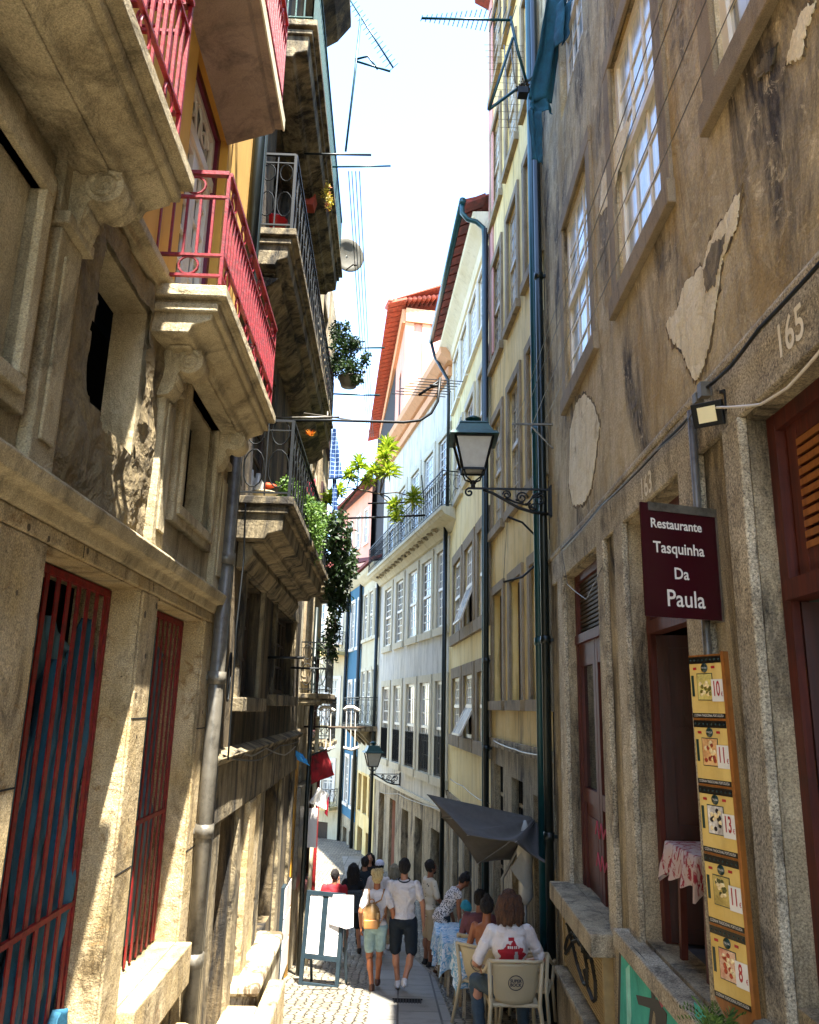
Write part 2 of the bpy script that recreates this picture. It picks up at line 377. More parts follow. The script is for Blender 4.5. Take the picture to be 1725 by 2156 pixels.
br.inputs['Color1'].default_value = C('8f8c84'); br.inputs['Color2'].default_value = C('7c7870'); br.inputs['Mortar'].default_value = C('2c2924')
g = t.pos((1,1,1), (0,0,PI/2)); t.l(g, br.inputs[0]); gg = t.noise(p, 140, 3, .8)
c = t.mix(1.0, br.outputs[0], t.ramp(gg, .3, .7, (.75,)*3+(1,), (1.2,)*3+(1,)), 'MULTIPLY'); c = t.mix(t.ramp(t.noise(p, 2, 8, .7), .5, .75), c, C('5f5a50'))
m_slab = t.fin(c, .55, 0, t.bump(gg, .3, .005))

ys = [-6+i*.5 for i in range(49)] + [18.5+i*.75 for i in range(46)]
def lx(Y): return -1.5-.024*Y-.4 if Y < 17 else -1.9-.42*(Y-17)*.6
m = sheet('road', lambda Y: (lx(Y)-.6 if Y<17 else -1.91-.6-.35*(Y-17), 2.6 if Y < 20 else 2.6-.2*(Y-20)), ys, m_cobble)
def cxs(Y): return .30 - .015*Y if Y < 14 else .09-.10*(Y-14)
sheet('slab_path', lambda Y: (cxs(Y)-.5, cxs(Y)+.5), [y for y in ys if 1 < y < 34], m_slab, .006, 6)
struct(MB().quad(V((-300,-200,-6.6)), V((300,-200,-6.6)), V((300,400,-6.6)), V((-300,400,-6.6))).build('ground', plain('distant_ground', '6a6558', .9)))
gr = thing('drain_grate', 'small black iron drain grate set in the stone slab path', 'drain grate', (0,0,0))
ga = at(858, 2117, 11.6); gy = 11.6; g = MB(); 
for i in range(10): g.box((ga.x-.17+i*.038, gy, gz(gy)+.014), (.018,.2,.012))
for s in (-1,1): g.box((ga.x, gy+.1*s, gz(gy)+.012), (.4,.02,.012))
g.build('bars', m_iron, gr); MB().box((ga.x, gy, gz(gy)+.009), (.37,.19,.004)).build('pit_shade', m_dark, gr)  # dark plate stands in for the shaded hole below the bars

# ================================================================== LEFT: THE GRANITE HOUSE
H1 = thing('granite_house', 'weathered granite house with red barred openings below and ochre yellow wall with red balconies above', 'house', FL.pt(3,-.5))
U1 = 6.75; LEDGE = 2.55
opA = (3.33, 4.72, -2, 2.35, .40); opB = (5.03, 6.38, -.02, 2.34, .38)
m = MB(); panel(m, FL, -4, U1, -2.2, LEDGE, [opA, opB]); m.build('lower_wall', m_granite_lit, H1)
m = MB(); nC = (3.50, 4.27, 3.05, 3.95, .20); nD = (5.20, 6.05, 3.02, 3.85, .15)
panel(m, FL, -4, U1, LEDGE, 4.2, [nC, nD]); m.build('frieze_wall', m_granite, H1)
m = MB()                                                   # mouldings, pilasters and panel frames of the frieze
m.prof(FL, -4, U1+.05, [(0,LEDGE-.12),(.05,LEDGE-.12),(.07,LEDGE-.06),(.12,LEDGE-.05),(.14,LEDGE+.02),(.10,LEDGE+.05),(0,LEDGE+.07)])
m.prof(FL, -4, U1+.05, [(0,4.14),(.05,4.14),(.06,4.18),(.10,4.20),(.10,4.26),(0,4.28)])
for a, b in ((1.2,1.5),(2.95,3.18),(4.62,4.86),(6.35,6.70)):
    m.bw(FL, a, b, LEDGE+.07, 3.66, 0, .06); m.bw(FL, a+.05, b-.05, LEDGE+.17, 3.55, .06, .075)
    m.bw(FL, a-.03, b+.03, 3.66, 3.72, 0, .10); m.bw(FL, a-.02, b+.02, 3.72, 4.14, 0, .05)
for (a,b,c,d) in ((nD[0]-.02,nD[1]+.02,nD[2]-.02,nD[3]+.02),(1.75,2.75,2.9,3.7)):
    for t_, w_ in ((.13,.05),(.07,.075)):
        m.bw(FL,a-t_,a,c,d,0,w_); m.bw(FL,b,b+t_,c,d,0,w_); m.bw(FL,a-t_,b+t_,d,d+t_,0,w_+.002); m.bw(FL,a-t_,b+t_,c-t_,c,0,w_+.002)
m.build('moulding', m_granite, H1, bevel=.008)
m = MB()                                                   # broken plaster edge round the niche: lumpy skin over the wall
def lumpy(F, u0, u1, z0, z1, hole, amp, nu=60, nz=60, seed=0):
    m = MB(); vs = []; ok = []
    for j in range(nz+1):
        for i in range(nu+1):
            u = u0+(u1-u0)*i/nu; z = z0+(z1-z0)*j/nz
            e = min(u-u0, u1-u, z-z0, z1-z); n_ = noise.fractal(V((u*3+seed, z*3, seed)), 1.0, 2.1, 5)
            ridg = abs(noise.noise(V((u*5+seed, z*2.2, 3))))
            vs.append(F.pt(u, z, max(.004, .03 + amp*n_*.8 - .05*ridg*(amp/.06)) if e > .01 else -.01))
    for j in range(nz):
        for i in range(nu):
            u = u0+(u1-u0)*(i+.5)/nu; z = z0+(z1-z0)*(j+.5)/nz
            if hole and hole(u, z): continue
            a = j*(nu+1)+i; m.add([vs[a], vs[a+1], vs[a+nu+2], vs[a+nu+1]], [(0,1,2,3)], False)
    return m
def hC(u, z):
    n_ = .035*noise.noise(V((u*9, z*9, 1)));  return 3.50+n_+max(0,(3.35-z))*.0 < u < 4.27+n_*.4 and 3.05+n_+.25*max(0, 3.75-u) < z < 3.96
lumpy(FL, 3.2, 4.6, LEDGE+.06, 4.13, hC, .034).build('broken_render', m_rough, H1)
m = MB()
for (a,b),zs_ in (((4.725,5.025),(1.6,.75,-.2)),((2.9,3.325),(1.35,.3)),((6.385,6.74),(1.5,.6,-.4)),((-3.9,6.7),())):
    for z in zs_: m.bw(FL, a, b, z-.004, z+.004, .0, .0215)
for u in (1.1,2.4,3.7,4.86,6.0): m.bw(FL, u-.003, u+.003, 2.36, LEDGE-.13, .0, .0295)
m.build('mortar_joints', m_dark, H1)
core('inner_walls', FL, -4, U1-.1, -2.2, 4.0, H1, m_dark, -.9)
# stone jambs with chipped corners around the barred openings, blocks
m = MB(); m.bw(FL, 4.72, 5.03, -2, 2.35, 0, .02); m.bw(FL, 2.9, 3.33, -2, 2.35, 0, .02); m.bw(FL, 6.38, U1, -2, 2.35, 0, .02)
m.bw(FL, 5.03, 6.40, -.30, -.02, 0, .12); m.bw(FL, -4, 6.6, -2.2, -1.05, 0, .14)
m.bw(FL, -4, U1, 2.352, LEDGE-.12, 0, .028)
m.build('door_surround', m_granite_lit, H1, bevel=.015)
m = MB(); m.bw(FL, 4.9, 6.3, -2.0, -.50, .02, .2); m.build('base_block', m_granite_lit, H1, bevel=.05)
# red bars
def bars(F, u0, u1, z0, z1, w, n, parent, wide=None, flat=.03, name='iron_grille', mids=()):
    m = MB()
    for i in range(n):
        u = u0+(u1-u0)*(i+.5)/n
        hw = flat*(2.2 if wide is not None and i in wide else .55)
        m.bw(F, u-hw, u+hw, z0, z1, w-.004, w+.004)
    m.bw(F, u0, u0+.03, z0, z1, w-.02, w+.008); m.bw(F, u1-.03, u1, z0, z1, w-.02, w+.008)
    m.bw(F, u0+.03, u1-.03, z1-.04, z1, w-.02, w+.008)
    for z in mids: m.bw(F, u0+.03, u1-.03, z-.014, z+.014, w-.012, w+.010)
    return m.build(name, m_redbar, parent)
bars(FL, 3.34, 4.71, -2, 2.34, -.18, 10, H1, (2,), flat=.038, mids=(.62, -.9)); bars(FL, 5.04, 6.37, .0, 2.33, -.16, 11, H1, flat=.030, mids=(.9,))
# yellow upper wall with the balcony doors
m = MB(); dB = (4.72, 5.80, 4.30, 6.42, .18); dA = (2.0, 3.0, 4.30, 6.42, .18); dC = (4.6, 5.9, 7.1, 9.4, .18)
panel(m, FL, -4, U1, 4.2, 11.6, [dA, dB, dC]); m.build('upper_wall', m_yellow, H1)
core('upper_body', FL, -4, U1, 4.0, 11.6, H1, m_dark, -.4)
m_magenta = plain('magenta_frame_paint', '5c0c2c', .5, 0, .15)
for d in (dA, dB, dC):
    u0, u1, z0, z1 = d[:4]; m = MB(); w = -.10
    m.bw(FL,u0,u0+.07,z0,z1,w-.06,w+.03); m.bw(FL,u1-.07,u1,z0,z1,w-.06,w+.03); m.bw(FL,u0+.07,u1-.07,z1-.07,z1,w-.06,w+.03)
    fr_ = m.build('door_frame', m_magenta, H1)
    a, b = u0+.07, u1-.07; mid = (a+b)/2; zt = z0+1.55; m = MB()
    for x0, x1 in ((a,mid-.005),(mid+.005,b)):
        m.bw(FL,x0,x0+.07,z0,zt,w-.04,w); m.bw(FL,x1-.07,x1,z0,zt,w-.04,w); m.bw(FL,x0+.07,x1-.07,z0,z0+.3,w-.04,w-.004); m.bw(FL,x0+.07,x1-.07,zt-.06,zt,w-.04,w-.004)
        for k in range(1,5): m.bw(FL,x0+.07,x1-.07,z0+.3+k*.25-.013,z0+.3+k*.25+.013,w-.035,w-.01)
        m.bw(FL,(x0+x1)/2-.012,(x0+x1)/2+.012,z0+.3,zt-.06,w-.036,w-.012)
    m.bw(FL,a,b,zt,zt+.09,w-.05,w+.02); m.bw(FL,a,b,z1-.12,z1-.07,w-.04,w); m.bw(FL,a,a+.05,zt+.09,z1-.12,w-.04,w); m.bw(FL,b-.05,b,zt+.09,z1-.12,w-.04,w)
    for k in (-1,1):
        m.scroll(FL.pt(mid+k*.2, zt+.32, w-.02), .15, .014, FL.d*k, V((0,0,1)), 1.4); m.tube([FL.pt(mid+k*.02,zt+.1,w-.02),FL.pt(mid+k*.09,zt+.4,w-.02),FL.pt(mid+k*.02,z1-.12,w-.02)], .012, 5)
    m.build('casement', m_paint_w, fr_); MB().bw(FL,a+.02,b-.02,z0,z1-.07,w-.05,w-.042).build('glass', m_glass_c, fr_)
# balconies
def stone_balcony(F, u0, u1, zt, parent, depth=.5, th=.3, mat=m_granite, nm='balcony', corb=(), inset=True):
    m = MB(); pr = [(0,zt-th),(depth*.55,zt-th),(depth*.6,zt-th+.05),(depth*.86,zt-th+.09),(depth*.9,zt-.11),(depth,zt-.09),(depth,zt),(0,zt)]
    m.prof(F, u0+.06, u1-.06, pr); m.bw(F, u0, u1, zt-.085, zt-.004, 0, depth+.03); m.bw(F, u0+.03, u1-.03, zt-.17, zt-.112, 0, depth-.02)
    m.bw(F, u0+.22, u1-.22, zt-th-.02, zt-th, .08, depth*.5)
    o = m.build(nm, mat, parent, bevel=.01)
    for u in corb:                                        # scroll corbel
        c = MB(); wd = .17; k = 26; out = []
        for i in range(k+1):
            a = PI*1.05*i/k; out.append((depth*.30+math.cos(a-.1)*depth*.34, zt-th-.17+math.sin(a)*.17))
        out += [(0, zt-th-.1), (0, zt-th-.75), (.10, zt-th-.72), (depth*.5, zt-th-.33), (depth*.64, zt-th-.22)]
        out2 = [(0, zt-th), (depth*.62, zt-th), (depth*.60, zt-th-.05), (depth*.42, zt-th-.10), (depth*.30, zt-th-.16), (.11, zt-th-.26), (.08, zt-th-.30), (0, zt-th-.31)]
        c.prof(F, u-wd/2, u+wd/2, out2[::-1])
        for s in (-1, 1):
            c.scroll(F.pt(u+s*(wd/2+.01), zt-th-.075, depth*.46), .068, .014, F.n, V((0,0,1)), 1.7, 1, .4, 26, 6)
        c.tube([F.pt(u-wd/2-.01, zt-th-.075, depth*.46), F.pt(u+wd/2+.01, zt-th-.075, depth*.46)], .085, 20); c.tube([F.pt(u-wd/2+.01, zt-th-.19, depth*.2), F.pt(u+wd/2-.01, zt-th-.19, depth*.2)], .05, 16)
        c.build('corbel', mat, o, bevel=.006)
    return o
def red_rail(F, u0, u1, z0, w, parent, h=.98, sp=.082):
    m = MB(); P = corners(F, u0, u1, w)
    for a, b in zip(P, P[1:]):
        L = (b-a).length; n = max(2, round(L/sp)); d = (b-a)/n
        for z, t in ((z0+h, .038), (z0+h-.17, .024), (z0+.20, .024), (z0+.06, .024)): m.bar(a+V((0,0,z)), b+V((0,0,z)), t, t*.7)
        for i in range(0 if a is P[0] else 1, n+1):
            p = a+d*i
            m.bar(p+V((0,0,z0+.0 if i in (0,n) else z0+.20)), p+V((0,0,z0+h-(.0 if i in (0,n) else .17))), .02 if i in (0,n) else .015)
        ax = (b-a).normalized(); k = max(1, round(L/.34))
        for i in range(k):
            p = a+(b-a)*((i+.5)/k)
            for z in (z0+.13, z0+h-.085): m.ring(p+V((0,0,z)), .06, .008, ax, V((0,0,1)), n=14)
    return m.build('railing', m_red, parent, smooth=False)
bB = stone_balcony(FL, 4.27, 6.46, 4.17, H1, .43, corb=(4.66, 6.18)); red_rail(FL, 4.30, 6.42, 4.18, .41, bB, .78)
bA = stone_balcony(FL, .6, 3.42, 4.27, H1, .43, corb=(3.08,)); red_rail(FL, .7, 3.22, 4.28, .41, bA, .85)
z3 = 6.62; uA = 5.75
m = MB(); m.prof(FL, 1.0, uA, [(0,z3-.28),(.38,z3-.14),(.40,z3-.10),(.46,z3-.10),(.46,z3),(0,z3)])
b3 = m.build('balcony', m_concrete, H1); MB().bw(FL, .98, uA+.02, z3-.1, z3+.02, .462, .475).build('edge_strip', m_white, b3)
red_rail(FL, 1.05, uA-.05, z3, .44, b3, .95)
m = MB(); m.prof(FL, -4, U1, [(0,11.3),(.5,11.5),(.55,11.75),(0,11.75)]); m.build('eaves', m_tile_old, H1)
pz = 3.92
pipe(FL, 6.60, -1.3, pz, .10, .062, m_pipe_grey, H1, joints=(.72, -.2, 1.9, 2.9))
pipe(FL, 6.66, pz+.15, 11.3, .08, .055, m_pipe_dark, H1)
# blue-grey rags stuffed behind the bars
m_rag = wallmat('dusty_blue_cloth', '4a7484', '566a72', '26404c', .5, .7, .4, 3, .1, 90, .3); m_rag_b = wallmat('bright_blue_cloth', '195670', '22485a', '102c3a', .55, .75, .4, 4, .1, 90, .3)
def rag(F, u0, u1, z0, z1, w, mat, label, amp=.05, seed=0, ragged=.12, grp='rags behind the red bars'):
    nu, nz = 26, 60; m = MB(); vs = []
    for j in range(nz+1):
        for i in range(nu+1):
            u = u0+(u1-u0)*i/nu; z = z0+(z1-z0)*j/nz
            uu = u + .07*noise.noise(V((z*1.7, seed, 2))) + (.5-i/nu)*.25*(u1-u0)*noise.noise(V((z*1.1+seed, 5, 1)))
            uu = (u0+u1)/2 + (uu-(u0+u1)/2)*min(1, .25+max(0, z1-z+.06*noise.noise(V((u*9,seed,1))))/.35)
            f = amp*(.55*math.sin(u*26+4*noise.noise(V((z*1.1, seed, 0)))) + 1.3*noise.noise(V((uu*7, z*1.8, seed))) + .6*noise.noise(V((uu*16, z*6, seed))))
            zz = z + (ragged*noise.noise(V((u*7, seed, 9))) if j == 0 else 0)
            vs.append(F.pt(uu, zz, w+f))
    k = nu+1; m.add(vs, [(j*k+i, j*k+i+1, (j+1)*k+i+1, (j+1)*k+i) for j in range(nz) for i in range(nu)], True)
    o = m.build('cloth', mat); s = o.modifiers.new('thick', 'SOLIDIFY'); s.thickness = .006
    return tag(o, label, 'cloth', grp)
rag(FL, 3.42, 4.6, -2, 2.12, -.27, m_rag, 'wide dusty grey blue cloth draped behind the bars of the nearer tall red grille', .035, seed=1)
rag(FL, 4.34, 4.66, -.35, 2.15, -.215, m_rag_b, 'narrow bright blue rag at the right edge of the nearer red grille', .03, 5)
rag(FL, 3.95, 4.32, -.4, 1.9, -.22, m_rag_b, 'twisted blue strip poking out between bars in the middle of the nearer red grille', .035, 9)
rag(FL, 4.38, 4.68, -1.2, .15, -.14, m_rag_b, 'torn blue cloth spilling out below the crossbar of the nearer red grille', .06, 3, .25)
rag(FL, 5.10, 6.3, .05, 2.2, -.26, m_rag, 'dark grey blue cloth behind the further red grille', .04, 12)

# ================================================================== LEFT: THE BLACKENED HOUSE
H2 = thing('blackened_house', 'soot blackened old house with carved stone balconies and wrought iron railings', 'house', FL.pt(10,-1.8))
E2 = 13.6; m = MB()
w21 = (8.0, 9.15, 1.78, 2.95, .22); w22 = (10.35, 12.5, 1.85, 2.95, .22)
d21 = (7.45, 8.35, -2, .62, .35); d22 = (10.3, 11.7, -1.1, .62, .35)
up = [(8.0,9.2,3.72,5.6,.2),(10.6,11.8,3.72,5.6,.2),(8.0,9.2,6.5,8.5,.2),(10.8,12.0,6.5,8.5,.2)]
panel(m, FL, U1+.02, E2, -4, 12.4, [w21, w22, d21, d22]+up); m.build('front_wall', m_black_stain, H2)
core('inner_walls', FL, U1+.02, E2, -4, 12.4, H2, m_dark, -.45)
m = MB(); m.bw(FL, U1+.1, E2, .68, 1.18, 0, .07); m.prof(FL, U1+.1, E2, [(0,1.18),(.10,1.18),(.14,1.24),(0,1.30)])
for u in (7.2, 8.45, 9.9, 11.85, 13.2): m.bw(FL, u, u+.32, -3.5, .68, 0, .05)
for a, b in ((7.85,8.0),(9.15,9.3),(10.2,10.35),(12.5,12.65)): m.bw(FL, a, b, 1.70, 3.05, 0, .05)
m.bw(FL, 7.8, 9.35, 2.97, 3.12, 0, .06); m.bw(FL, 10.15, 12.7, 2.97, 3.12, 0, .06); m.bw(FL, 7.8, 9.35, 1.62, 1.76, 0, .12); m.bw(FL, 10.15, 12.7, 1.68, 1.82, 0, .12)
m.build('stone_trim', m_granite_dark, H2, bevel=.012)
m = MB(); m.bw(FL, 9.0, 10.2, -2.6, .68, .001, .04); m.bw(FL, 8.9, 9.3, -2.6, .68, .002, .09); m.build('pale_pilaster', m_granite_lit, H2, bevel=.012)
for wn, c_ in ((w21, 4), (w22, 6)): sash(FL, *wn[:4], -.12, H2, c_, 3, m_oldwood, m_glass, .06, .03, split=False)
for wn in up: sash(FL, *wn[:4], -.1, H2, 2, 5, m_oldwood, m_glass, .08, .035, split=False)
m = MB()
for k in range(7): m.bw(FL, d21[0]+k*.13, d21[0]+k*.13+.122, -2, .6, -.25, -.2)
m.build('door', m_wood3, H2)
do = MB().bw(FL, d22[0], d22[1], -1.1, .6, -.25, -.2).build('door', m_oldwood, H2)
m = MB()                                                    # white spray-painted loops on that door
for pts in ([(10.45,-.9),(10.6,-.3),(10.5,.3),(10.9,-.1),(10.75,-.7),(11.1,-.4)], [(11.0,.3),(11.3,.5),(11.5,.1),(11.2,-.3),(11.45,-.8)]):
    m.tube([FL.pt(u,z,-.195) for u,z in pts], .018, 4)
m.ring(FL.pt(11.2,-.55,-.195), .12, .015, FL.d, V((0,0,1))); m.build('graffiti', m_paint_w, do)
b1 = stone_balcony(FL, 7.3, 12.0, 3.66, H2, .52, .42, m_granite_dark, corb=()); m = MB()
m.prof(FL, 7.55, 11.7, [(0,2.98),(.08,3.0),(.16,3.12),(.14,3.2),(.3,3.24),(0,3.25)]); m.build('under_moulding', m_granite_dark, b1, bevel=.01)
def iron_rail(F, u0, u1, z0, w, parent, h=.95, mat=m_iron, w0=0):
    m = MB(); P = corners(F, u0, u1, w, w0); Z = V((0,0,1))
    for a, b in zip(P, P[1:]):
        L = (b-a).length; ax = (b-a).normalized()
        for z, t in ((z0+h, .03), (z0+h-.10, .014), (z0+.05, .02)): m.bar(a+Z*z, b+Z*z, t, t*.8)
        m.bar(b+Z*z0, b+Z*(z0+h), .03)
        k = max(1, round(L/.24)); s_ = L/k
        for i in range(k):
            if i == 0 and a is not P[0]: pass
            c = a+ax*(s_*(i+.5)); m.ring(c+Z*(z0+.30), s_*.42, .007, ax, Z, 1, 1.9, 14, m=4); m.ring(c+Z*(z0+.68), s_*.36, .007, ax, Z, 1, 1.5, 14, m=4)
            (i > 0 or a is P[0]) and m.bar(a+ax*s_*i+Z*z0, a+ax*s_*i+Z*(z0+h), .012)
    return m.build('railing', mat, parent, smooth=False)
iron_rail(FL, 7.42, 11.9, 3.67, .49, b1, .80)
b2 = stone_balcony(FL, 7.15, 13.4, 6.50, H2, .40, .4, m_granite_dark, corb=()); iron_rail(FL, 7.2, 13.3, 6.51, .37, b2, .9, m_iron)
m = MB(); m.prof(FL, 7.3, 13.3, [(0,5.85),(.1,5.87),(.24,5.98),(.26,6.0),(0,6.015)]); m.build('under_moulding', m_granite_dark, b2)
b4 = stone_balcony(FL, 7.0, 12.2, 9.0, H2, .5, .45, m_granite_dark, corb=()); m = MB()
P = corners(FL, 7.05, 12.1, .47)
for a, b in zip(P, P[1:]): railbars(m, a, b, 9.02, 9.95, .1, .008, .02)
m.build('railing', m_green_iron, b4)
m = MB(); m.prof(FL, 6.9, 10.3, [(0,11.7),(.42,12.0),(.62,12.3),(.62,12.42),(0,12.42)]); m.build('eaves', m_black_stain, H2)
pipe(FL, 7.0, -1.3, 12, .05, .04, m_pipe_dark, H2); 
# ================================================================== LEFT: NARROW HOUSES FURTHER DOWN
def narrow(name, label, F, u0, u1, z0, z1, mat, wins, trim, bal=None, w=0.0):
    h = thing(name, label, 'house', F.pt((u0+u1)/2, z0, 0))
    m = MB(); panel(m, F, u0, u1, z0, z1, [(a,b,c,d,.15) for a,b,c,d in wins]); m.build('front_wall', mat, h)
    core('inner_walls', F, u0+.02, u1-.02, z0, z1, h, m_dark, -.4)
    for a,b,c,d in wins: sash(F, a, b, c, d, -.06, h, 2, 4, m_paint_w2, m_glass_c, .06, .03, surr=trim, st=.1)
    return h
HS = narrow('narrow_house', 'narrow house with flaking sunlit whitewash and a mustard lower wall on the left side', FL, E2+.02, 15.6, -4.6, 11.5, m_limewash, [(14.1,15.1,-.2,1.2),(14.1,15.1,2.2,3.9),(14.1,15.1,5.2,6.9),(14.1,15.1,8,9.6)], m_stonetrim)
MB().bw(FL, E2+.1, 14.0, -3.2, .9, 0, .05).build('mustard_panel', plain('mustard_paint', 'b07f1c', .6, 0, .2, 6, dirt='6b4a12'), HS)
bs = stone_balcony(FL, 13.8, 15.4, 1.9, HS, .5, .2, m_granite_dark, corb=()); iron_rail(FL, 13.85, 15.35, 1.92, .46, bs, .85)
HT = narrow('narrow_house', 'tall narrow brown painted house with dark red window wood beyond the whitewashed one', FL, 15.62, 17.7, -5, 11.0, m_ochre, [(16,17.2,-1.6,.1),(16,17.2,1.2,3.0),(16,17.2,4.3,6.2),(16,17.2,7.3,9.2)], m_wood)
bt = stone_balcony(FL, 15.8, 17.5, 1.0, HT, .45, .2, m_granite_dark, corb=()); iron_rail(FL, 15.85, 17.45, 1.02, .42, bt, .85)
bt2 = stone_balcony(FL, 15.8, 17.5, 4.1, HT, .45, .2, m_granite_dark, corb=()); iron_rail(FL, 15.85, 17.45, 4.12, .42, bt2, .85)
pp = FL.pt(17.72, 0); FL3 = Fr((pp.x, pp.y), (pp.x-5.2, pp.y+13), False)
HU = narrow('corner_house', 'shaded cream house where the left side of the lane bends away', FL3, 0, 14, -6, 10.0, m_palecream, [(1,2,-1,.8),(3.5,4.5,-1,.8),(1,2,2.5,4.4),(3.5,4.5,2.5,4.4),(6,7,2.5,4.4)], m_paletrim)
# ================================================================== RIGHT: THE STAINED OCHRE HOUSE
K1 = thing('ochre_house', 'stained ochre rendered house with granite door frames and white sash windows above', 'house', FR1.pt(6,-1))
F = FR1; E1 = 10.38; BT = 3.66; LT = 3.25
o1 = (2.2, 3.97, .42, LT, .22); o2 = (4.98, 6.46, .05, LT, .24); o3 = (7.42, 9.25, -.12, LT, .2)
wB = (5.02, 6.34, 5.40, 7.80, .16); wb = (7.42, 8.86, 5.44, 7.70, .16); wC = (2.55, 3.95, 5.40, 7.8, .16)
HN = 9.6; US = 6.75  # unseen roofline: low near part, tall far part, shaped to place the sun patch
m = MB(); panel(m, F, -4, US, BT, HN, [wB, wC]); panel(m, F, US, E1, BT, 18.0, [wb, (7.4,8.8,9.3,11.6,.2)]); m.build('upper_wall', m_ochre, K1)
m = MB(); panel(m, F, -4, E1, -3.6, BT, [o1, o2, o3]); m.build('lower_wall', m_granite_r, K1)
m = MB(); m.prof(F, -4, E1, [(0,BT-.05),(.045,BT-.05),(.05,BT+.0),(.03,BT+.03),(0,BT+.035)])
for a, b in ((3.97,4.20),(4.62,4.98),(6.46,6.74),(7.16,7.42),(9.25,9.6),(2.0,2.2)): m.bw(F, a, b, -2.4 if a > 6 else -.1, LT+.02, 0, .055)
m.bw(F, -4, E1-.3, LT+.02, BT-.052, 0, .04)
m.build('door_surround', m_granite_speck, K1, bevel=.012)
m = MB()
for wn in (wB, wb, wC): surround(m, F, *wn[:4], t=.2, w=.03, sill=.03)
m.build('window_surround', m_stonetrim, K1, bevel=.01)
sash(F, *wB[:4], -.04, K1, 3, 6, m_paint_w, m_glass_b, .09, .03)
sash(F, *wC[:4], -.04, K1, 3, 6, m_paint_w, m_glass_c, .09, .03)
sash(F, *wb[:4], -.04, K1, 3, 6, m_paint_w, m_glass_b, .09, .03, openlow=False)
for a in (7.4,): sash(F, a, a+1.3, 9.3, 11.6, -.07, K1, 4, 6, m_paint_w, m_glass_c)
core('upper_body', F, -4, US, BT-.1, HN, K1, m_dark, -.35); core('upper_body', F, US+.01, E1, BT-.1, 18.0, K1, m_ochre, -.35)
m = MB(); m.bw(F, -4, E1, -3.6, BT-.11, -3.2, -3.0); m.bw(F, E1-.25, E1, -3.6, BT-.11, -3.0, -.4)
m.bw(F, -4, -3.8, -3.6, BT-.11, -3.0, -.4); m.bw(F, 6.6, 6.7, .06, 3, -3, -.27); m.build('inner_walls', plain('dark_red_interior', '2a0a08', .8), K1)
m = MB(); m.bw(F, -3.8, E1-.25, 2.46, 2.54, -3.0, -.3); m.build('ceiling', m_teal_ceiling, K1)
m = MB(); m.bw(F, 4.4, 6.6, -.2, .04, -3.0, -.02); m.bw(F, 2, 4.4, .2, .40, -3.0, -.02); m.build('tiled_floor', wallmat('grey_floor_tile', '6c7078', '5c6068', '3a3c40', .5, .7, 1, 2, .1, 60, .1), K1)
# peeled plaster
m_patch2 = wallmat('plaster_edge', '7f6c48', '6a5838', '2c2214', .45, .65, .6, 3, .3, 70, .8)
def patch(F, pts, w, name, mat, parent, jag=.009, sub=9):
    P = [F.px(x, y) for x, y in pts]; out = []
    for (a, b), (c, d) in zip(P, P[1:]+P[:1]):
        for k in range(sub):
            t_ = k/sub; u = a+(c-a)*t_; z = b+(d-b)*t_
            out.append((u+jag*rnd.uniform(-1,1), z+jag*2*rnd.uniform(-1,1)))
    if name == 'bare_plaster':
        cu = sum(a for a, b in out)/len(out); cz = sum(b for a, b in out)/len(out)
        MB().prism([F.pt(cu+(u-cu)*1.05+rnd.uniform(-.02,.02), cz+(z-cz)*1.04+rnd.uniform(-.03,.03), .001) for u, z in out], F.n*(w*.5)).build('broken_edge', m_patch2, parent)
    return MB().prism([F.pt(u, z, .001) for u, z in out], F.n*w).build(name, mat, parent)
patch(F, [(1560,402),(1555,470),(1524,540),(1516,600),(1503,690),(1482,780),(1466,802),(1450,770),(1437,735),(1412,712),(1405,680),(1430,650),(1442,600),(1482,560),(1500,500),(1530,455)], .008, 'bare_plaster', m_patch, K1)
patch(F, [(1532,495),(1520,545),(1508,600),(1490,612),(1484,570),(1505,510)], .011, 'dark_scar', m_granite_dark, K1)
patch(F, [(1232,828),(1252,852),(1264,895),(1256,960),(1246,1030),(1228,1062),(1208,1064),(1199,1015),(1202,905),(1214,850)], .008, 'bare_plaster', m_patch, K1)
patch(F, [(1720,10),(1700,60),(1690,120),(1660,135),(1672,70),(1700,10)], .008, 'bare_plaster', m_patch, K1)
patch(F, [(1640,95),(1625,150),(1600,165),(1592,150),(1615,115)], .01, 'dark_scar', m_granite_dark, K1)
patch(F, [(1330,250),(1290,420),(1262,460),(1268,380),(1300,280)], .004, 'pale_flake', m_patch, K1, .02)
# house numbers cut in the lintels
def wtext(F, s, u, z, size, mat, parent, w=.006, xs=1.0, off=.0, name='lettering', flip=-1):
    return textmesh(s, size, lambda x, y: F.pt(u+flip*x, z+y, w), mat, parent, name, 'CENTER', off, xs)
m_num = plain('pale_carved_numerals', 'e6dfcc', .8, 0, .15)
u_, z_ = F.px(1665, 702, .04); wtext(F, '165', u_, z_, .24, m_num, K1, .046, .8, .003, 'house_number')
u_, z_ = F.px(1362, 1024, .04); wtext(F, '163', u_, z_, .24, m_num, K1, .046, .9, .003, 'house_number')
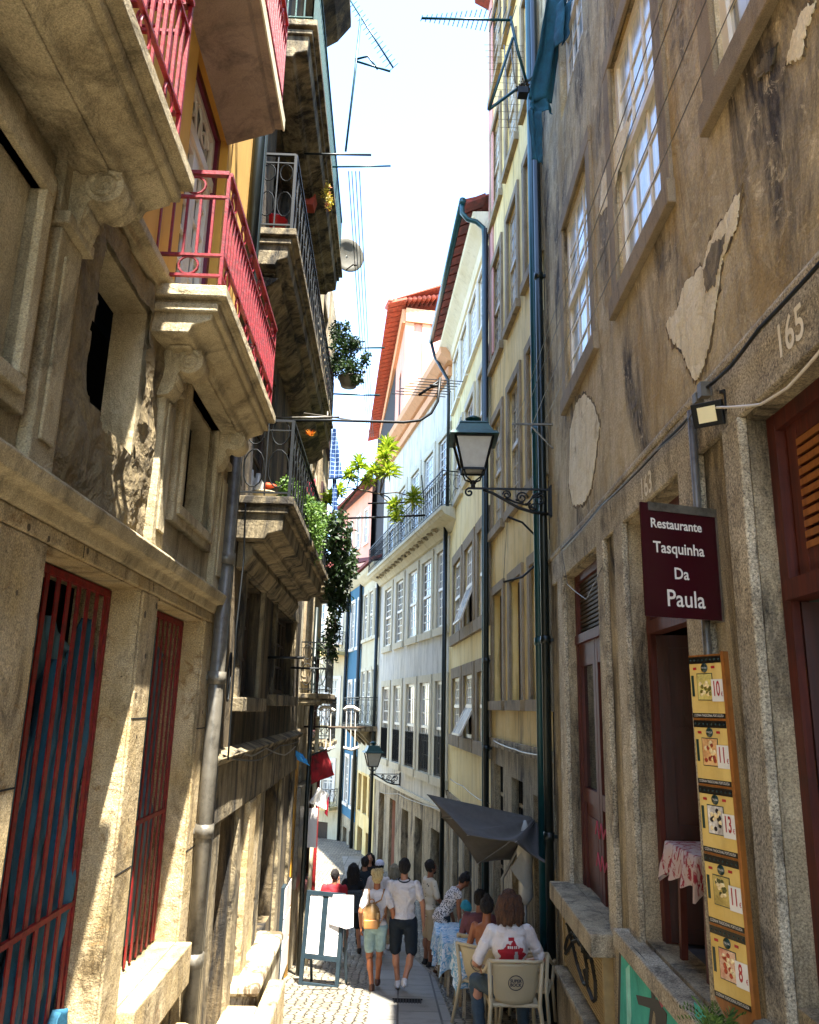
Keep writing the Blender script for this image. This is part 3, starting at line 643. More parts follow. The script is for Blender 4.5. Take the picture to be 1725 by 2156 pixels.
# louvred transom over the near door, panelled leaves
def doorframe(F, u0, u1, z0, z1, w, parent, tz, mat=m_wood2, t=.09):
    m = MB(); m.bw(F,u0,u0+t,z0,z1,w-.09,w); m.bw(F,u1-t,u1,z0,z1,w-.09,w); m.bw(F,u0+t,u1-t,z1-t,z1,w-.09,w-.003); m.bw(F,u0+t,u1-t,tz,tz+.10,w-.09,w+.03)
    return m.build('door_frame', mat, parent)
def leaf(F, u, z0, z1, wd, ang, w, parent, mat=m_wood, hinge=1, pan=2, name='door_leaf'):
    """door leaf hinged at u, w, swung inwards by ang"""
    d = F.d*hinge; n = F.n
    ax = d*math.cos(ang) - n*math.sin(ang); ay = -d*math.sin(ang)*-1 + n*math.cos(ang); ay = V((0,0,1)).cross(ax)
    o = F.pt(u, 0, w); m = MB()
    def bx(a, b, c, e, t0, t1): m.hexa([o+ax*a+ay*t0+V((0,0,c)), o+ax*b+ay*t0+V((0,0,c)), o+ax*b+ay*t1+V((0,0,c)), o+ax*a+ay*t1+V((0,0,c)), o+ax*a+ay*t0+V((0,0,e)), o+ax*b+ay*t0+V((0,0,e)), o+ax*b+ay*t1+V((0,0,e)), o+ax*a+ay*t1+V((0,0,e))])
    bx(0, wd, z0, z1, -.015, .015)
    for a, b in ((0,.09),(wd-.09,wd)): bx(a, b, z0, z1, -.028, .028)
    n_ = pan; 
    for k in range(n_+1):
        z = z0+(z1-z0-.1)*k/n_; bx(.09, wd-.09, z, z+.1, -.026, .026)
    l = m.build(name, mat, parent)
    h = MB()
    for z in (z0+.35, (z0+z1)/2+.1, z1-.35): h.tube([o+V((0,0,z-.07))+ay*.035, o+V((0,0,z+.07))+ay*.035], .012, 8); h.box(o+V((0,0,z))+ax*.02+ay*.03, (.05,.05,.11))
    h.build('hinge', m_brass, l); return l
f1 = doorframe(F, o1[0], o1[1], o1[2], o1[3], -.10, K1, 2.26)
m = MB(); a, b = o1[0]+.13, o1[1]-.13
m.bw(F,a,a+.1,2.36,LT-.09,-.18,-.14); m.bw(F,b-.1,b,2.36,LT-.09,-.18,-.14); m.bw(F,a+.1,b-.1,2.36,2.50,-.18,-.143); m.bw(F,a+.1,b-.1,LT-.18,LT-.09,-.18,-.143)
m.bw(F,o1[0]+.09,o1[1]-.09,2.36,LT-.09,-.185,-.18); fo = m.build('transom_frame', m_wood2, f1)
m = MB()
for k in range(11):
    z = 2.51+k*.053; m.hexa([F.pt(a+.1,z,-.175),F.pt(b-.1,z,-.175),F.pt(b-.1,z-.012,-.135),F.pt(a+.1,z-.012,-.135),F.pt(a+.1,z+.034,-.175),F.pt(b-.1,z+.034,-.175),F.pt(b-.1,z+.022,-.135),F.pt(a+.1,z+.022,-.135)])
m.build('louvre', m_wood3, fo)
leaf(F, o1[1]-.10, o1[2]+.02, 2.25, .62, 1.35, -.14, f1, m_wood, -1, 3); leaf(F, o1[0]+.10, o1[2]+.02, 2.25, .62, 1.1, -.14, f1, m_wood, 1, 3)
f2 = doorframe(F, o2[0], o2[1], o2[2], o2[3], -.12, K1, 2.32)
MB().bw(F, o2[0]+.09, o2[1]-.09, 2.42, LT-.09, -.2, -.17).build('transom_panel', m_wood2, f2)
leaf(F, o2[1]-.10, o2[2]+.02, 2.31, .60, 1.3, -.16, f2, m_wood, -1, 3); leaf(F, o2[0]+.10, o2[2]+.02, 2.31, .60, 1.45, -.16, f2, m_wood, 1, 3)
f3 = doorframe(F, o3[0], o3[1], o3[2], o3[3], -.09, K1, 2.45)
a, b = o3[0]+.09, o3[1]-.09; m = MB()
for k in range(12): m.bw(F, a, b, 2.60+k*.048, 2.60+k*.048+.028, -.17, -.13)
m.build('louvre', m_oldwood, f3)
m = MB(); mid = (a+b)/2
for x0, x1 in ((a,mid-.01),(mid+.01,b)):
    m.bw(F,x0,x0+.1,o3[2],2.45,-.15,-.10); m.bw(F,x1-.1,x1,o3[2],2.45,-.15,-.10); m.bw(F,x0+.1,x1-.1,.75,.9,-.15,-.103); m.bw(F,x0+.1,x1-.1,o3[2],.75,-.145,-.125); m.bw(F,x0+.1,x1-.1,2.2,2.45,-.15,-.103); m.bw(F,x0+.17,x1-.17,o3[2]+.12,.62,-.126,-.112)
lf = m.build('door_leaf', m_wood2, f3); MB().bw(F, a, b, .8, 2.3, -.14, -.135).build('glass', m_glass, lf)
# stone sill slabs, the vent box and the painted base
m = MB(); m.hexa([F.pt(7.25,-.30,0),F.pt(9.35,-.30,0),F.pt(9.35,-.30,.26),F.pt(7.25,-.30,.26),F.pt(7.25,-.12,0),F.pt(9.35,-.12,0),F.pt(9.35,-.12,.26),F.pt(7.25,-.12,.26)]); m.build('sill_slab', m_granite_r, K1, bevel=.012)
m = MB(); m.bw(F, 7.3, 9.3, -3.4, -1.0, 0, .20); m.bw(F, 7.32, 9.3, -1.0, -.94, 0, .24); m.build('plinth', m_granite_r, K1, bevel=.01)
m = MB(); m.bw(F, 4.4, 6.86, -.10, .03, 0, .16); m.build('door_step', m_granite_speck, K1, bevel=.012)
m = MB(); m.bw(F, 4.2, 6.9, -2.6, -.102, 0, .13); m.bw(F, 3.0, 4.2, -2.6, .30, 0, .16); base = m.build('plinth', m_granite_r, K1, bevel=.01)
# turquoise graffiti
m_turq = wallmat('turquoise_spray_paint', '35a893', '4fc0a8', '2a8577', .5, .7, .4, 4, .1, 60, .2); m_blk = plain('black_spray_paint', '14140f', .6); m_pnk = plain('pink_spray_paint', 'a8485a', .7, 0, .2)
def wpoly(F, pts, w, th, name, mat, parent): return MB().prism([F.pt(*F.px(x, y, w), w) for x, y in pts], F.n*th).build(name, mat, parent)
wpoly(F, [(1304,2000),(1324,1984),(1346,2005),(1375,2042),(1380,2100),(1372,2160),(1356,2240),(1300,2240)], .1305, .001, 'graffiti_outline', m_blk, K1); wpoly(F, [(1374,2060),(1404,2072),(1448,2145),(1470,2240),(1388,2240)], .1305, .001, 'graffiti_outline', m_blk, K1); wpoly(F, [(1318,2040),(1326,2030),(1330,2140),(1322,2200)], .1335, .001, 'graffiti_highlight', plain('pale_mint_spray','8fdcc8',.6), K1); wpoly(F, [(1309,2005),(1322,1992),(1340,2010),(1368,2045),(1372,2100),(1366,2156),(1350,2240),(1305,2240)], .131, .002, 'graffiti', m_turq, K1)
wpoly(F, [(1380,2070),(1400,2080),(1440,2150),(1460,2240),(1395,2240),(1398,2156),(1382,2110)], .131, .002, 'graffiti', m_turq, K1)
wpoly(F, [(1462,2110),(1485,2130),(1530,2190),(1540,2240),(1470,2240)], .131, .002, 'graffiti', m_turq, K1)
wpoly(F, [(1340,2095),(1385,2105),(1405,2135),(1400,2240),(1390,2240),(1388,2150),(1375,2125),(1345,2115)], .134, .002, 'graffiti_outline', m_blk, K1)
wpoly(F, [(1389,2085),(1400,2088),(1405,2115),(1394,2122),(1387,2105)], .136, .002, 'graffiti_spot', m_pnk, K1)
# slatted vent cabinet
vb = thing('vent_cabinet', 'tan slatted ventilation box with black scribble under the narrow door sill', 'vent', F.pt(8.2,-.9,.1))
m = MB(); m.bw(F, 7.35, 9.25, -.92, -.32, .02, .10); m.build('casing', m_dark, vb); m = MB()
for k in range(19): m.bw(F, 7.38, 9.22, -.90+k*.031, -.90+k*.031+.02, .09, .125)
for u in (7.33, 9.22): m.bw(F, u, u+.05, -.93, -.31, .02, .14)
m.build('slats', plain('pale_tan_slat', 'a88f5c', .6, 0, .2, 9), vb); m = MB()
for pts in ([(8.5+.55*math.cos(a*.55)+.012*a, -.62+.17*math.sin(a*.9+1)) for a in range(16)], [(7.95+.28*math.cos(a*.7), -.6+.2*math.sin(a*.7+.4)) for a in range(9)], [(8.9-.1*a, -.45-.05*(a%2)) for a in range(12)]): m.tube([F.pt(u, z, .13) for u, z in pts], .022, 4)
m.build('scribble', m_blk, vb)
m = MB()                                                   # small chalk-pink tags on the narrow door
for r_ in range(2):
    z = .55-r_*.3; m.tube([F.pt(8.55-.09*k, z+(.06 if k%2 else -.06)+.02*math.sin(k*2.3), -.095) for k in range(8)], .008, 4)
m.build('graffiti', m_pnk, f3)
MB().prof(F, -4, US, [(0,HN-.2),(.06,HN-.1),(.08,HN+.05),(0,HN+.05)]).build('eaves', m_tile_old, K1)
# pipes at the party wall
pipe(F, 10.30, -2.6, 13, .10, .055, m_pipe_dark, K1, joints=(.2, 2.6, 7.9)); pipe(FR2, .16, -2.6, 17.5, .12, .062, m_pipe_green, K1, 'drainpipe', (2.6, 5.6))
# grey conduit
pipe(F, 4.60, -.1, 3.55, .07, .024, m_pipe_grey, K1, 'conduit', (2.6, .9))
# ================================================================== RIGHT: OLD YELLOW HOUSE
K2 = thing('old_yellow_house', 'old yellow house with grey stone windows and barred dark ground floor openings', 'house', FR2.pt(2.4,-2)); F = FR2
cols2 = [(.15,1.15),(1.85,2.75),(3.45,4.45)]
z1t = 3.40; zs2 = F.px(1048, 1425)[1]
hol = [(a,b,zz,zz+h_,.2) for a,b in cols2 for zz,h_ in ((1.85,1.95),(5.05,2.2),(8.55,2.2),(11.9,2.2),(15.1,2.0))]
g2 = [(.15,1.25,-2.6,.55,.3),(1.95,2.85,-2.6,.65,.3),(3.6,4.5,-2.6,.75,.3)]
m = MB(); panel(m, F, .02, F.L-.02, 1.18, 18.3, hol); m.build('front_wall', m_ochre2, K2)
m = MB(); panel(m, F, .02, F.L-.02, -4.2, 1.18, g2); m.bw(F, .02, F.L-.02, 1.05, 1.2, 0, .05); m.build('stone_base', m_granite_r, K2)
core('inner_walls', F, .1, F.L, -4.2, 18.3, K2, m_dark, -.5)
for i, h in enumerate(hol):
    if h[2] < 2:
        o = sash(F, *h[:4], -.12, K2, 1, 1, m_oldwood, m_oldwood, .05, .02, split=False, surr=m_stonetrim)
    else: sash(F, *h[:4], -.04, K2, 3, 6, m_paint_w2, m_glass_b if i%3 else m_glass_c, .07, .028, surr=m_stonetrim)
MB().prof(F, -.05, F.L, [(0,17.9),(.35,18.1),(.4,18.4),(0,18.4)]).build('eaves', m_tile_old, K2)
MB().bw(F, F.L-.5, F.L-.01, 8.8, 18.2, 0, .03).build('corner_strip', wallmat('pink_stone', 'cf9f92', 'bf8a80', '8f6a62', .55, .8, .3, 1, .1, 80, .2), K2)
for h in g2:
    m = MB(); a,b,c,d = h[:4]
    for k in range(8): m.bw(F, a+(b-a)*k/7-.008, a+(b-a)*k/7+.008, c, d, -.14, -.12)
    for z in (.2,-.4,-1.0,-1.6): m.bw(F, a, b, z-.012, z+.012, -.15, -.125)
    g = m.build('window_grille', m_iron, K2)
    m = MB()
    for z in (.2,-.4,-1.0,-1.6):
        for k in range(6): m.bw(F, a+.05+k*.14, a+.13+k*.14, z+.012, z+.04+rnd.random()*.03, -.16, -.11)
    m.build('pale_ledge_debris', m_limewash, g)
pipe(F, F.L-.12, -3.2, 11.9, .11, .052, m_pipe_dark, K2, 'drainpipe', (2.6, 1.0, -.2))
# ================================================================== RIGHT: CLEAN YELLOW HOUSE
K3 = thing('clean_yellow_house', 'freshly painted pale yellow house with rows of white sash windows and a tiled eave', 'house', FR3.pt(3.3,-2.5)); F = FR3
cols3 = [(.2,1.45),(2.15,3.45),(4.15,5.5)]; rows3 = [(1.07,2.45),(3.55,5.42),(7.2,9.05)]
hol = [(a,b,c,d,.1) for a,b in cols3 for c,d in rows3] + [(a,b,10.0,11.55,.08) for a,b in ((.15,1.5),(1.75,3.0),(3.3,4.5),(4.8,6.0))]
g3 = [(.4,1.5,-4,-.75,.3),(2.3,3.4,-4,-.75,.3),(4.3,5.4,-4,-.75,.3)]
m = MB(); panel(m, F, .02, F.L, -.4, 12.0, hol); m.build('front_wall', m_cream2, K3)
m = MB(); panel(m, F, .02, F.L, -4.6, -.4, g3); m.bw(F, .02, F.L, -.5, -.38, 0, .05); m.build('stone_base', m_granite_r, K3)
core('inner_walls', F, .02, F.L, -4.6, 12.6, K3, m_dark, -.45)
for h in hol[:9]: sash(F, *h[:4], -.03, K3, 4, 6, m_paint_w, gl(m_glass_b, m_glass_c, m_glass, m_glass_b), .08, .028, surr=m_stonetrim if h[2] < 6 else m_paletrim, st=.26 if h[2] < 6 else .18, openlow=(h[0]>2 and h[0]<3 and h[2]<3.6))
for h in hol[9:]:
    o = sash(F, *h[:4], -.03, K3, 5, 7, m_paint_w, m_glass_b, .06, .05, surr=m_paint_w, st=.08, split=False)
for h in g3:
    a,b,c,d = h[:4]; m = MB()
    for k in range(8): m.bw(F, a+(b-a)*k/7-.01, a+(b-a)*k/7+.01, c, d, -.14, -.12)
    for z in (-1.2,-1.9,-2.6): m.bw(F, a, b, z-.02, z+.02, -.15, -.12)
    m.build('window_grille', m_steel, K3)
m = MB(); m.prof(F, .02, F.L+.3, [(0,11.75),(.06,11.78),(.10,12.0),(.22,12.15),(.36,12.3),(.38,12.42),(0,12.45)]); m.build('cornice', m_white, K3, bevel=.0)
def eavetiles(F, u0, u1, z, w0, w1, rise, mat, parent, step=.42, back=4):
    m = MB(); n = int((u1-u0)/step)
    for i in range(n):
        u = u0+(u1-u0)*(i+.5)/n; h = (u1-u0)/n*.5
        m.hexa([F.pt(u-h*.98,z,w1),F.pt(u+h*.7,z,w1),F.pt(u+h*.7,z+.0+rise*.15,w0),F.pt(u-h*.98,z+rise*.15,w0),F.pt(u-h*.98,z+.09,w1),F.pt(u+h*.7,z+.09,w1),F.pt(u+h*.7,z+.1+rise*.15,w0),F.pt(u-h*.98,z+.1+rise*.15,w0)])
    m.hexa([F.pt(u0,z+.095,w1),F.pt(u1,z+.095,w1),F.pt(u1,z+rise,-back),F.pt(u0,z+rise,-back),F.pt(u0,z+.13,w1),F.pt(u1,z+.13,w1),F.pt(u1,z+rise+.1,-back),F.pt(u0,z+rise+.1,-back)])
    return m.build('eave_tiles', mat, parent)
eavetiles(F, -.05, F.L+.3, 12.55, .1, .56, 1.5, m_tile_old, K3)
m = MB(); m.tube([F.pt(-.08,12.62,.62), F.pt(F.L+.32,12.62,.62)], .075, 12); m.build('gutter', m_pipe_green, K3)
m = MB(); m.tube([F.pt(.0,12.62,.62), F.pt(.0,12.35,.62), F.pt(.0,12.2,.5), F.pt(.0,12.15,.3), F.pt(.0,12.0,.14), F.pt(.0,11.8,.12), F.pt(.0,-.1,.12), F.pt(.0,-3.4,.12)], .055, 12); m.build('drainpipe', m_pipe_green, K3)
m = MB(); m.tube([F.pt(F.L+.25,12.6,.62), F.pt(F.L+.25,12.1,.5), F.pt(F.L-.1,11.2,.12), F.pt(F.L-.1,10.8,.1), F.pt(F.L-.1,6.9,.1)], .05, 10); m.tube([F.pt(F.L-.08,7.0,.14), F.pt(F.L-.08,-3.8,.14)], .065, 10); m.build('drainpipe', m_pipe_dark, K3)
# ================================================================== RIGHT: GREY-BLUE HOUSE
K4 = thing('grey_blue_house', 'grey blue house with tall pale framed windows and a long iron top balcony', 'house', FR4.pt(5,-3)); F = FR4
cols4 = [(.15,1.35),(2.0,3.25),(3.95,5.2),(6.1,7.3),(8.2,9.5)]
hol = [(a,b,-.15,2.45,.12) for a,b in cols4]+[(a,b,3.95,6.2,.1) for a,b in cols4]+[(a,b,7.5,9.7,.1) for a,b in cols4]
g4 = [(.6,1.7,-5,-1.55,.3),(2.7,3.7,-5,-1.5,.3),(4.6,5.6,-5,-1.5,.3),(6.6,7.6,-5,-1.4,.3),(8.6,9.6,-5,-1.4,.3)]
m = MB(); panel(m, F, .02, F.L, -.9, 11.6, hol); m.build('front_wall', m_greyblue, K4)
m = MB(); panel(m, F, .02, F.L, -5.6, -.9, g4); m.build('stone_base', m_granite_r, K4)
core('inner_walls', F, .02, F.L, -5.6, 11.6, K4, m_dark, -.45)
for i, h in enumerate(hol):
    sash(F, *h[:4], -.03, K4, 4, 8 if h[2] > 0 else 6, m_paint_w, gl(m_glass_b, m_glass_c, m_glass, m_glass_c), .09, .035, surr=m_paletrim, st=.22)
    if h[2] < 0:
        m = MB(); railbars(m, F.pt(h[0],0,.02), F.pt(h[1],0,.02), -.12, .95, .09, .009, .012); m.build('window_railing', m_iron, K4)
for h in g4: MB().bw(F, h[0]+.05, h[1]-.05, -5, h[3]-.05, -.28, -.24).build('door', m_oldwood, K4)
MB().bw(F, 0, F.L, -1.0, -.88, 0, .05).build('string_course', m_paletrim, K4); m = MB(); m.bw(F, 0, F.L, 11.4, 11.7, 0, .12); m.prof(F, -.3, F.L+.2, [(0,11.7),(.2,11.75),(.42,11.95),(.45,12.15),(0,12.15)]); m.build('cornice', m_peach, K4)
m = MB(); m.prof(F, -1.2, F.L+.1, [(0,6.5),(.08,6.52),(.2,6.7),(.5,6.82),(.55,6.9),(.6,6.92),(.6,7.02),(0,7.02)]); b = m.build('balcony', m_palecream, K4)
iron_rail(F, -1.15, F.L, 7.03, .56, b, 1.0)
m = MB()                                                    # carved scrolls under the balcony
for k in range(16):
    c = F.pt(.4+k*.6, 6.72, .32); m = MB(); m.scroll(c, .12, .02, F.d, V((0,0,.8))+F.n*.3, 1.2, 1 if k%2 else -1); m.ell(c+F.d*.12, (.12,.05,.05), 8, 6); m.build('carved_scroll', m_granite_r, b)
# pink house behind, orange roof
K8 = thing('pink_house', 'tall pink house with orange tiled eave and arched windows rising behind the grey blue one', 'house', (.5,31,-4)); 
F8 = Fr((-.35,29.2), (-1.95,46), True); F8b = Fr((-.35,29.2), (6,30.4), False)
m = MB(); panel(m, F8, 0, F8.L, -4, 17.6, [(1.5,2.5,13,15.6,.2),(4.5,5.5,13,15.6,.2),(8,9,13,15.6,.2)]); m.build('side_wall', m_pink, K8)
m = MB(); panel(m, F8b, 0, F8b.L, -4, 17.6, [(1.35,2.1,12.7,15.2,.2),(3.2,3.95,12.7,15.2,.2)]); m.build('front_wall', m_pink, K8)
MB().hexa([F8b.pt(.1,-4,-.4),F8b.pt(6.3,-4,-.4),F8b.pt(6.3,-4,-16),F8b.pt(.1+1.2,-4,-16),F8b.pt(.1,17.5,-.4),F8b.pt(6.3,17.5,-.4),F8b.pt(6.3,17.5,-16),F8b.pt(.1+1.2,17.5,-16)]).build('inner_walls', m_dark, K8)
m = MB()
for a in (0,.7): m.bw(F8b, a, a+.35, 8, 17.2, 0, .08)
m.bw(F8b, 0, 6.3, 17.0, 17.6, 0, .15); m.bw(F8b, 0, 6.3, 11.6, 11.9, 0, .1); m.bw(F8, 0, F8.L, 17.0, 17.6, 0, .15)
for a in (1.35, 3.2):
    m.bw(F8b, a-.15, a, 12.7, 15.2, 0, .06); m.bw(F8b, a+.75, a+.9, 12.7, 15.2, 0, .06); m.ring(F8b.pt(a+.375,15.2,.03), .45, .09, F8b.d, V((0,0,1)), a0=0, a1=PI, n=14)
m.build('pilasters', m_peach, K8)
for a in (1.35, 3.2): sash(F8b, a, a+.75, 12.7, 15.2, -.08, K8, 2, 5, m_paint_w, m_glass_c)
eavetiles(F8, -.4, F8.L, 17.6, .0, .75, 1.6, m_tile, K8, .45, 3)
m = MB()
for k in range(34): m.tube([F8b.pt(-.7+k*.2,17.72+min(k,18)*.045,.35), F8b.pt(-.7+k*.2,17.9+min(k,18)*.045,-.6)], .1, 6)
m.build('verge_tiles', m_tile, K8)
MB().hexa([V((1.2,33,17.8)),V((5,33.5,17.8)),V((5,40,17.8)),V((1.2,40,17.8)),V((1.2,33,21)),V((5,33.5,21)),V((5,40,21)),V((1.2,40,21))]).build('red_dormer', plain('red_corrugated_metal', 'b8404a', .6, 0, .2, 5), K8)
# ================================================================== RIGHT: CREAM, BLUE AND FAR HOUSES
def farhouse(name, label, F, z0, z1, mat, wins, trim, base=m_granite_r, zb=-1.0, eave=m_tile_old, parts=2):
    h = thing(name, label, 'house', F.pt(F.L/2, z0))
    m = MB(); panel(m, F, .02, F.L, zb, z1, [w for w in wins if w[2] >= zb]); m.build('front_wall', mat, h)
    m = MB(); panel(m, F, .02, F.L, z0, zb, [w for w in wins if w[2] < zb]); m.build('stone_base', base, h)
    core('inner_walls', F, .02, F.L, z0, z1, h, m_dark, -.4)
    for w in wins:
        if w[2] >= zb: sash(F, *w[:4], -.03, h, 2, 5, m_paint_w, m_glass_c, .08, .035, surr=trim, st=.14)
        else: MB().bw(F, w[0], w[1], w[2], w[3], -.25, -.2).build('door', m_oldwood, h)
    MB().prof(F, -.1, F.L+.1, [(0,z1-.3),(.1,z1-.25),(.35,z1),(.4,z1+.15),(0,z1+.2)]).build('cornice', m_palecream, h)
    eavetiles(F, 0, F.L, z1+.2, 0, .5, 1.2, eave, h, .4, 3)
    return h
K5 = farhouse('cream_house', 'narrow cream house with a bulging black iron balcony beside the grey blue one', FR5, -6, 7.4, m_palecream, [(.3,1.2,4.6,6.6,.1),(1.6,2.5,4.6,6.6,.1),(2.9,3.8,4.6,6.6,.1),(.3,1.2,1.0,3.2,.1),(1.6,2.5,1.0,3.2,.1),(2.9,3.8,1.0,3.2,.1),(.4,1.3,-2.6,-1.1,.2),(1.7,2.6,-2.6,-1.1,.2),(3.0,3.8,-2.6,-1.1,.2),(.5,1.6,-5.5,-3.2,.2),(2.4,3.6,-5.5,-3.2,.2)], m_paletrim, m_ochre2)
b = MB().bw(FR5, -.1, 4.0, .75, .95, 0, .8).build('balcony', m_granite_dark, K5); iron_rail(FR5, 0, 3.95, .95, .75, b, 1.1)
for k in range(4): MB().prism([FR5.pt(.2+k*1.1,.75,.02), FR5.pt(.2+k*1.1,.75,.7), FR5.pt(.2+k*1.1,.1,.02)], FR5.d*.2).build('bracket', m_granite_dark, b)
pipe(FR5, .1, -4.4, 7.2, .12, .07, m_pipe_dark, K5)
K6 = farhouse('blue_house', 'deep blue rendered house with white framed windows at the bend', FR6, -6.2, 7.6, m_blue, [(.3,1.1,4.4,6.6,.1),(1.9,2.7,4.4,6.6,.1),(.3,1.1,.8,2.8,.1),(1.9,2.7,.8,2.8,.1),(.3,1.1,-2.6,-.6,.1),(1.9,2.7,-2.6,-.6,.1),(.4,1.3,-6,-3.7,.2),(1.9,2.8,-6,-3.7,.2)], m_paint_w, m_granite_r, -3.2)
pipe(FR6, .1, -5, 7.2, .12, .08, m_pipe_dark, K6); pipe(FR6, FR6.L-.1, -5, 7.2, .12, .08, m_pipe_dark, K6)
K7 = farhouse('sunlit_cream_house', 'bright sunlit cream house with dark green windows closing the view at the bend', FR7, -6.4, 8.2, m_white, [(.5,1.1,.9,3.0,.1),(1.4,2.0,.9,3.0,.1),(2.3,2.9,.9,3.0,.1),(.5,1.1,4.8,6.8,.1),(1.6,2.2,4.8,6.8,.1),(.6,1.3,-2.6,-.9,.1),(1.8,2.5,-2.6,-.9,.1),(.8,1.8,-6.2,-3.7,.2),(2.4,3.2,-6.2,-3.7,.2)], m_paint_w, m_palecream, -3.2)
b = MB().bw(FR7, .0, 1.4, 4.1, 4.3, 0, .8).build('balcony', m_ochre2, K7); iron_rail(FR7, 0, 1.4, 4.3, .75, b, .95)
b = MB().bw(FR7, .3, 3, -3.1, -2.95, 0, .6).build('balcony', m_ochre2, K7); iron_rail(FR7, .3, 3, -2.95, .55, b, .8)
K9 = thing('peach_house', 'peach coloured upper storeys under a brown tiled eave far down the lane', 'house', (-2.5,46,-5)); F9 = Fr((-2.2,44), (-5.5,54), True)
m = MB(); panel(m, F9, 0, F9.L, -5, 14.2, [(.6,1.4,11,13,.1),(2.4,3.2,11,13,.1),(4.4,5.2,11,13,.1)]); m.build('front_wall', m_pink, K9); core('inner_walls', F9, 0, F9.L, -5, 14.2, K9, m_dark, -.4)
for a in (.6,2.4,4.4): sash(F9, a, a+.8, 11, 13, -.03, K9, 2, 4, m_paint_w, m_glass_c, surr=m_paint_w, st=.12)
eavetiles(F9, -.3, F9.L, 14.2, 0, .7, 1.5, m_tile_old, K9, .45, 3)
# plain party walls closing the houses on their hidden sides and at the top of the street
# ================================================================== STREET LAMPS
def lamp(F, u, z, label, arm=1.0):
    L = thing('street_lamp', label, 'street lamp', F.pt(u, z, 0), 'lantern street lamps on the right walls')
    n = F.n; Z = V((0,0,1)); o = F.pt(u, z, 0); d = F.d
    P = lambda a, b, c=0: o + n*a + Z*b + d*c
    m = MB(); m.bar(P(0,-.36), P(0,.08), .09, .03, n); m.bar(P(0,.02), P(arm+.05,.02), .03, .025); m.bar(P(.02,-.34),P(.02,.06),.05)
    m.tube([P(.04,-.32), P(.25,-.30), P(.45,-.24), P(.62,-.14), P(.8,-.04), P(.92,.0)], .022, 7)
    for a, b, r, s, a0 in ((.17,-.12,.10,1,0),(.40,-.10,.085,-1,PI),(.60,-.06,.06,1,0),(.25,-.22,.06,-1,1)): m.scroll(P(a,b), r, .013, n, Z, 1.6, s, a0, 26, 5)
    m.tube([P(.12,-.02),P(.26,-.1),P(.34,-.2),P(.5,-.16),P(.62,-.1)], .014, 6); m.scroll(P(arm+.03,-.04), .06, .014, n, Z, 1.2, -1, PI/2)
    for k in range(5): m.ell(P(.22+k*.06,-.25+.03*k), (.03,.02,.02), 8, 5)
    m.build('bracket', m_iron, L)
    cx = arm-.02; m = MB(); m.tube([P(cx,.02),P(cx,.1)], .03, 10); m.ell(P(cx,.1), (.045,.045,.035), 12, 8)
    zb, zt = .26, .70; rb, rt = .15, .255
    for sx in (-1,1):
        for sy in (-1,1): m.tube([P(cx,.1), P(cx+sx*.1,.16,sy*.1), P(cx+sx*rb*.9,zb,sy*rb*.9)], .012, 6); m.bar(P(cx+sx*rb,zb,sy*rb), P(cx+sx*rt,zt,sy*rt), .024)
    for r, z_ in ((rb,zb),(rt,zt)):
        c = [P(cx-r,z_,-r),P(cx+r,z_,-r),P(cx+r,z_,r),P(cx-r,z_,r)]
        for i in range(4): m.bar(c[i], c[(i+1)%4], .028)
    m.build('lantern_frame', m_iron, L)
    sq = lambda r, z_: [P(cx-r,z_,-r),P(cx+r,z_,-r),P(cx+r,z_,r),P(cx-r,z_,r)]
    m = MB(); m.hexa(sq(rb-.012,zb+.01)+sq(rt-.012,zt-.01)); m.build('lantern_glass', m_frost, L)
    m = MB(); m.hexa(sq(.33,zt+.005)+sq(.30,zt+.05)); m.hexa(sq(.265,zt+.05)+sq(.19,zt+.20)); m.hexa(sq(.2,zt+.20)+sq(.185,zt+.225))
    for q in sq(.18,zt+.225): m.bar(q, q+Z*.05, .012)
    R_ = Matrix((n, d, Z)).transposed()
    m.lathe(P(cx,zt+.22), [(.05,0),(.055,.03),(.04,.05),(.10,.07),(.115,.095),(.09,.11),(.06,.13),(.02,.15)], 16); m.build('lantern_hood', m_green_iron, L)
    return L
lz = FR1.px(1160, 1036)[1]
lamp(FR1, 10.2, lz, 'large black and green lantern lamp on scrolled bracket beside the tall drainpipes', 1.08)
lamp(FR4, 5.9, FR4.px(845, 1632)[1], 'small distant lantern lamp on the grey blue house by its dark drainpipe', .98)

# ================================================================== SIGNS
SG = thing('restaurant_sign', 'dark maroon restaurant sign with white lettering projecting from the right wall', 'sign', FR1.pt(4.45, 2.2, .1))
o = at(1358, 1297, 4.35); e = at(1530, 1297, 4.52); H_ = .655; ax = (e-o); ax.z = 0; Wd = ax.length; ax.normalize(); ay = V((0,0,1)); an = ax.cross(ay)
Q = lambda x, y, w=0: o + ax*x + ay*y + an*w
def plate(m, x0, x1, y0, y1, w0, w1, Q): return m.hexa([Q(x0,y0,w0),Q(x1,y0,w0),Q(x1,y1,w0),Q(x0,y1,w0),Q(x0,y0,w1),Q(x1,y0,w1),Q(x1,y1,w1),Q(x0,y1,w1)])
m_maroon = plain('maroon_sign_face', '30040f', .3, 0, .1, 3)
m = MB(); plate(m, 0, Wd-.02, 0, H_-.03, 0, .012, Q); plate(m, 0, .05, H_-.03, H_, 0, .012, Q); m.build('sign_face', m_maroon, SG)
m = MB(); plate(m, .05, Wd+.02, H_-.045, H_+.005, -.05, .02, Q); plate(m, Wd-.04, Wd+.02, -.005, H_-.045, -.05, .02, Q); plate(m, Wd+.02, Wd+.05, .0, H_+.0, -.06, -.01, Q); m.build('sign_frame', m_pipe_grey, SG)
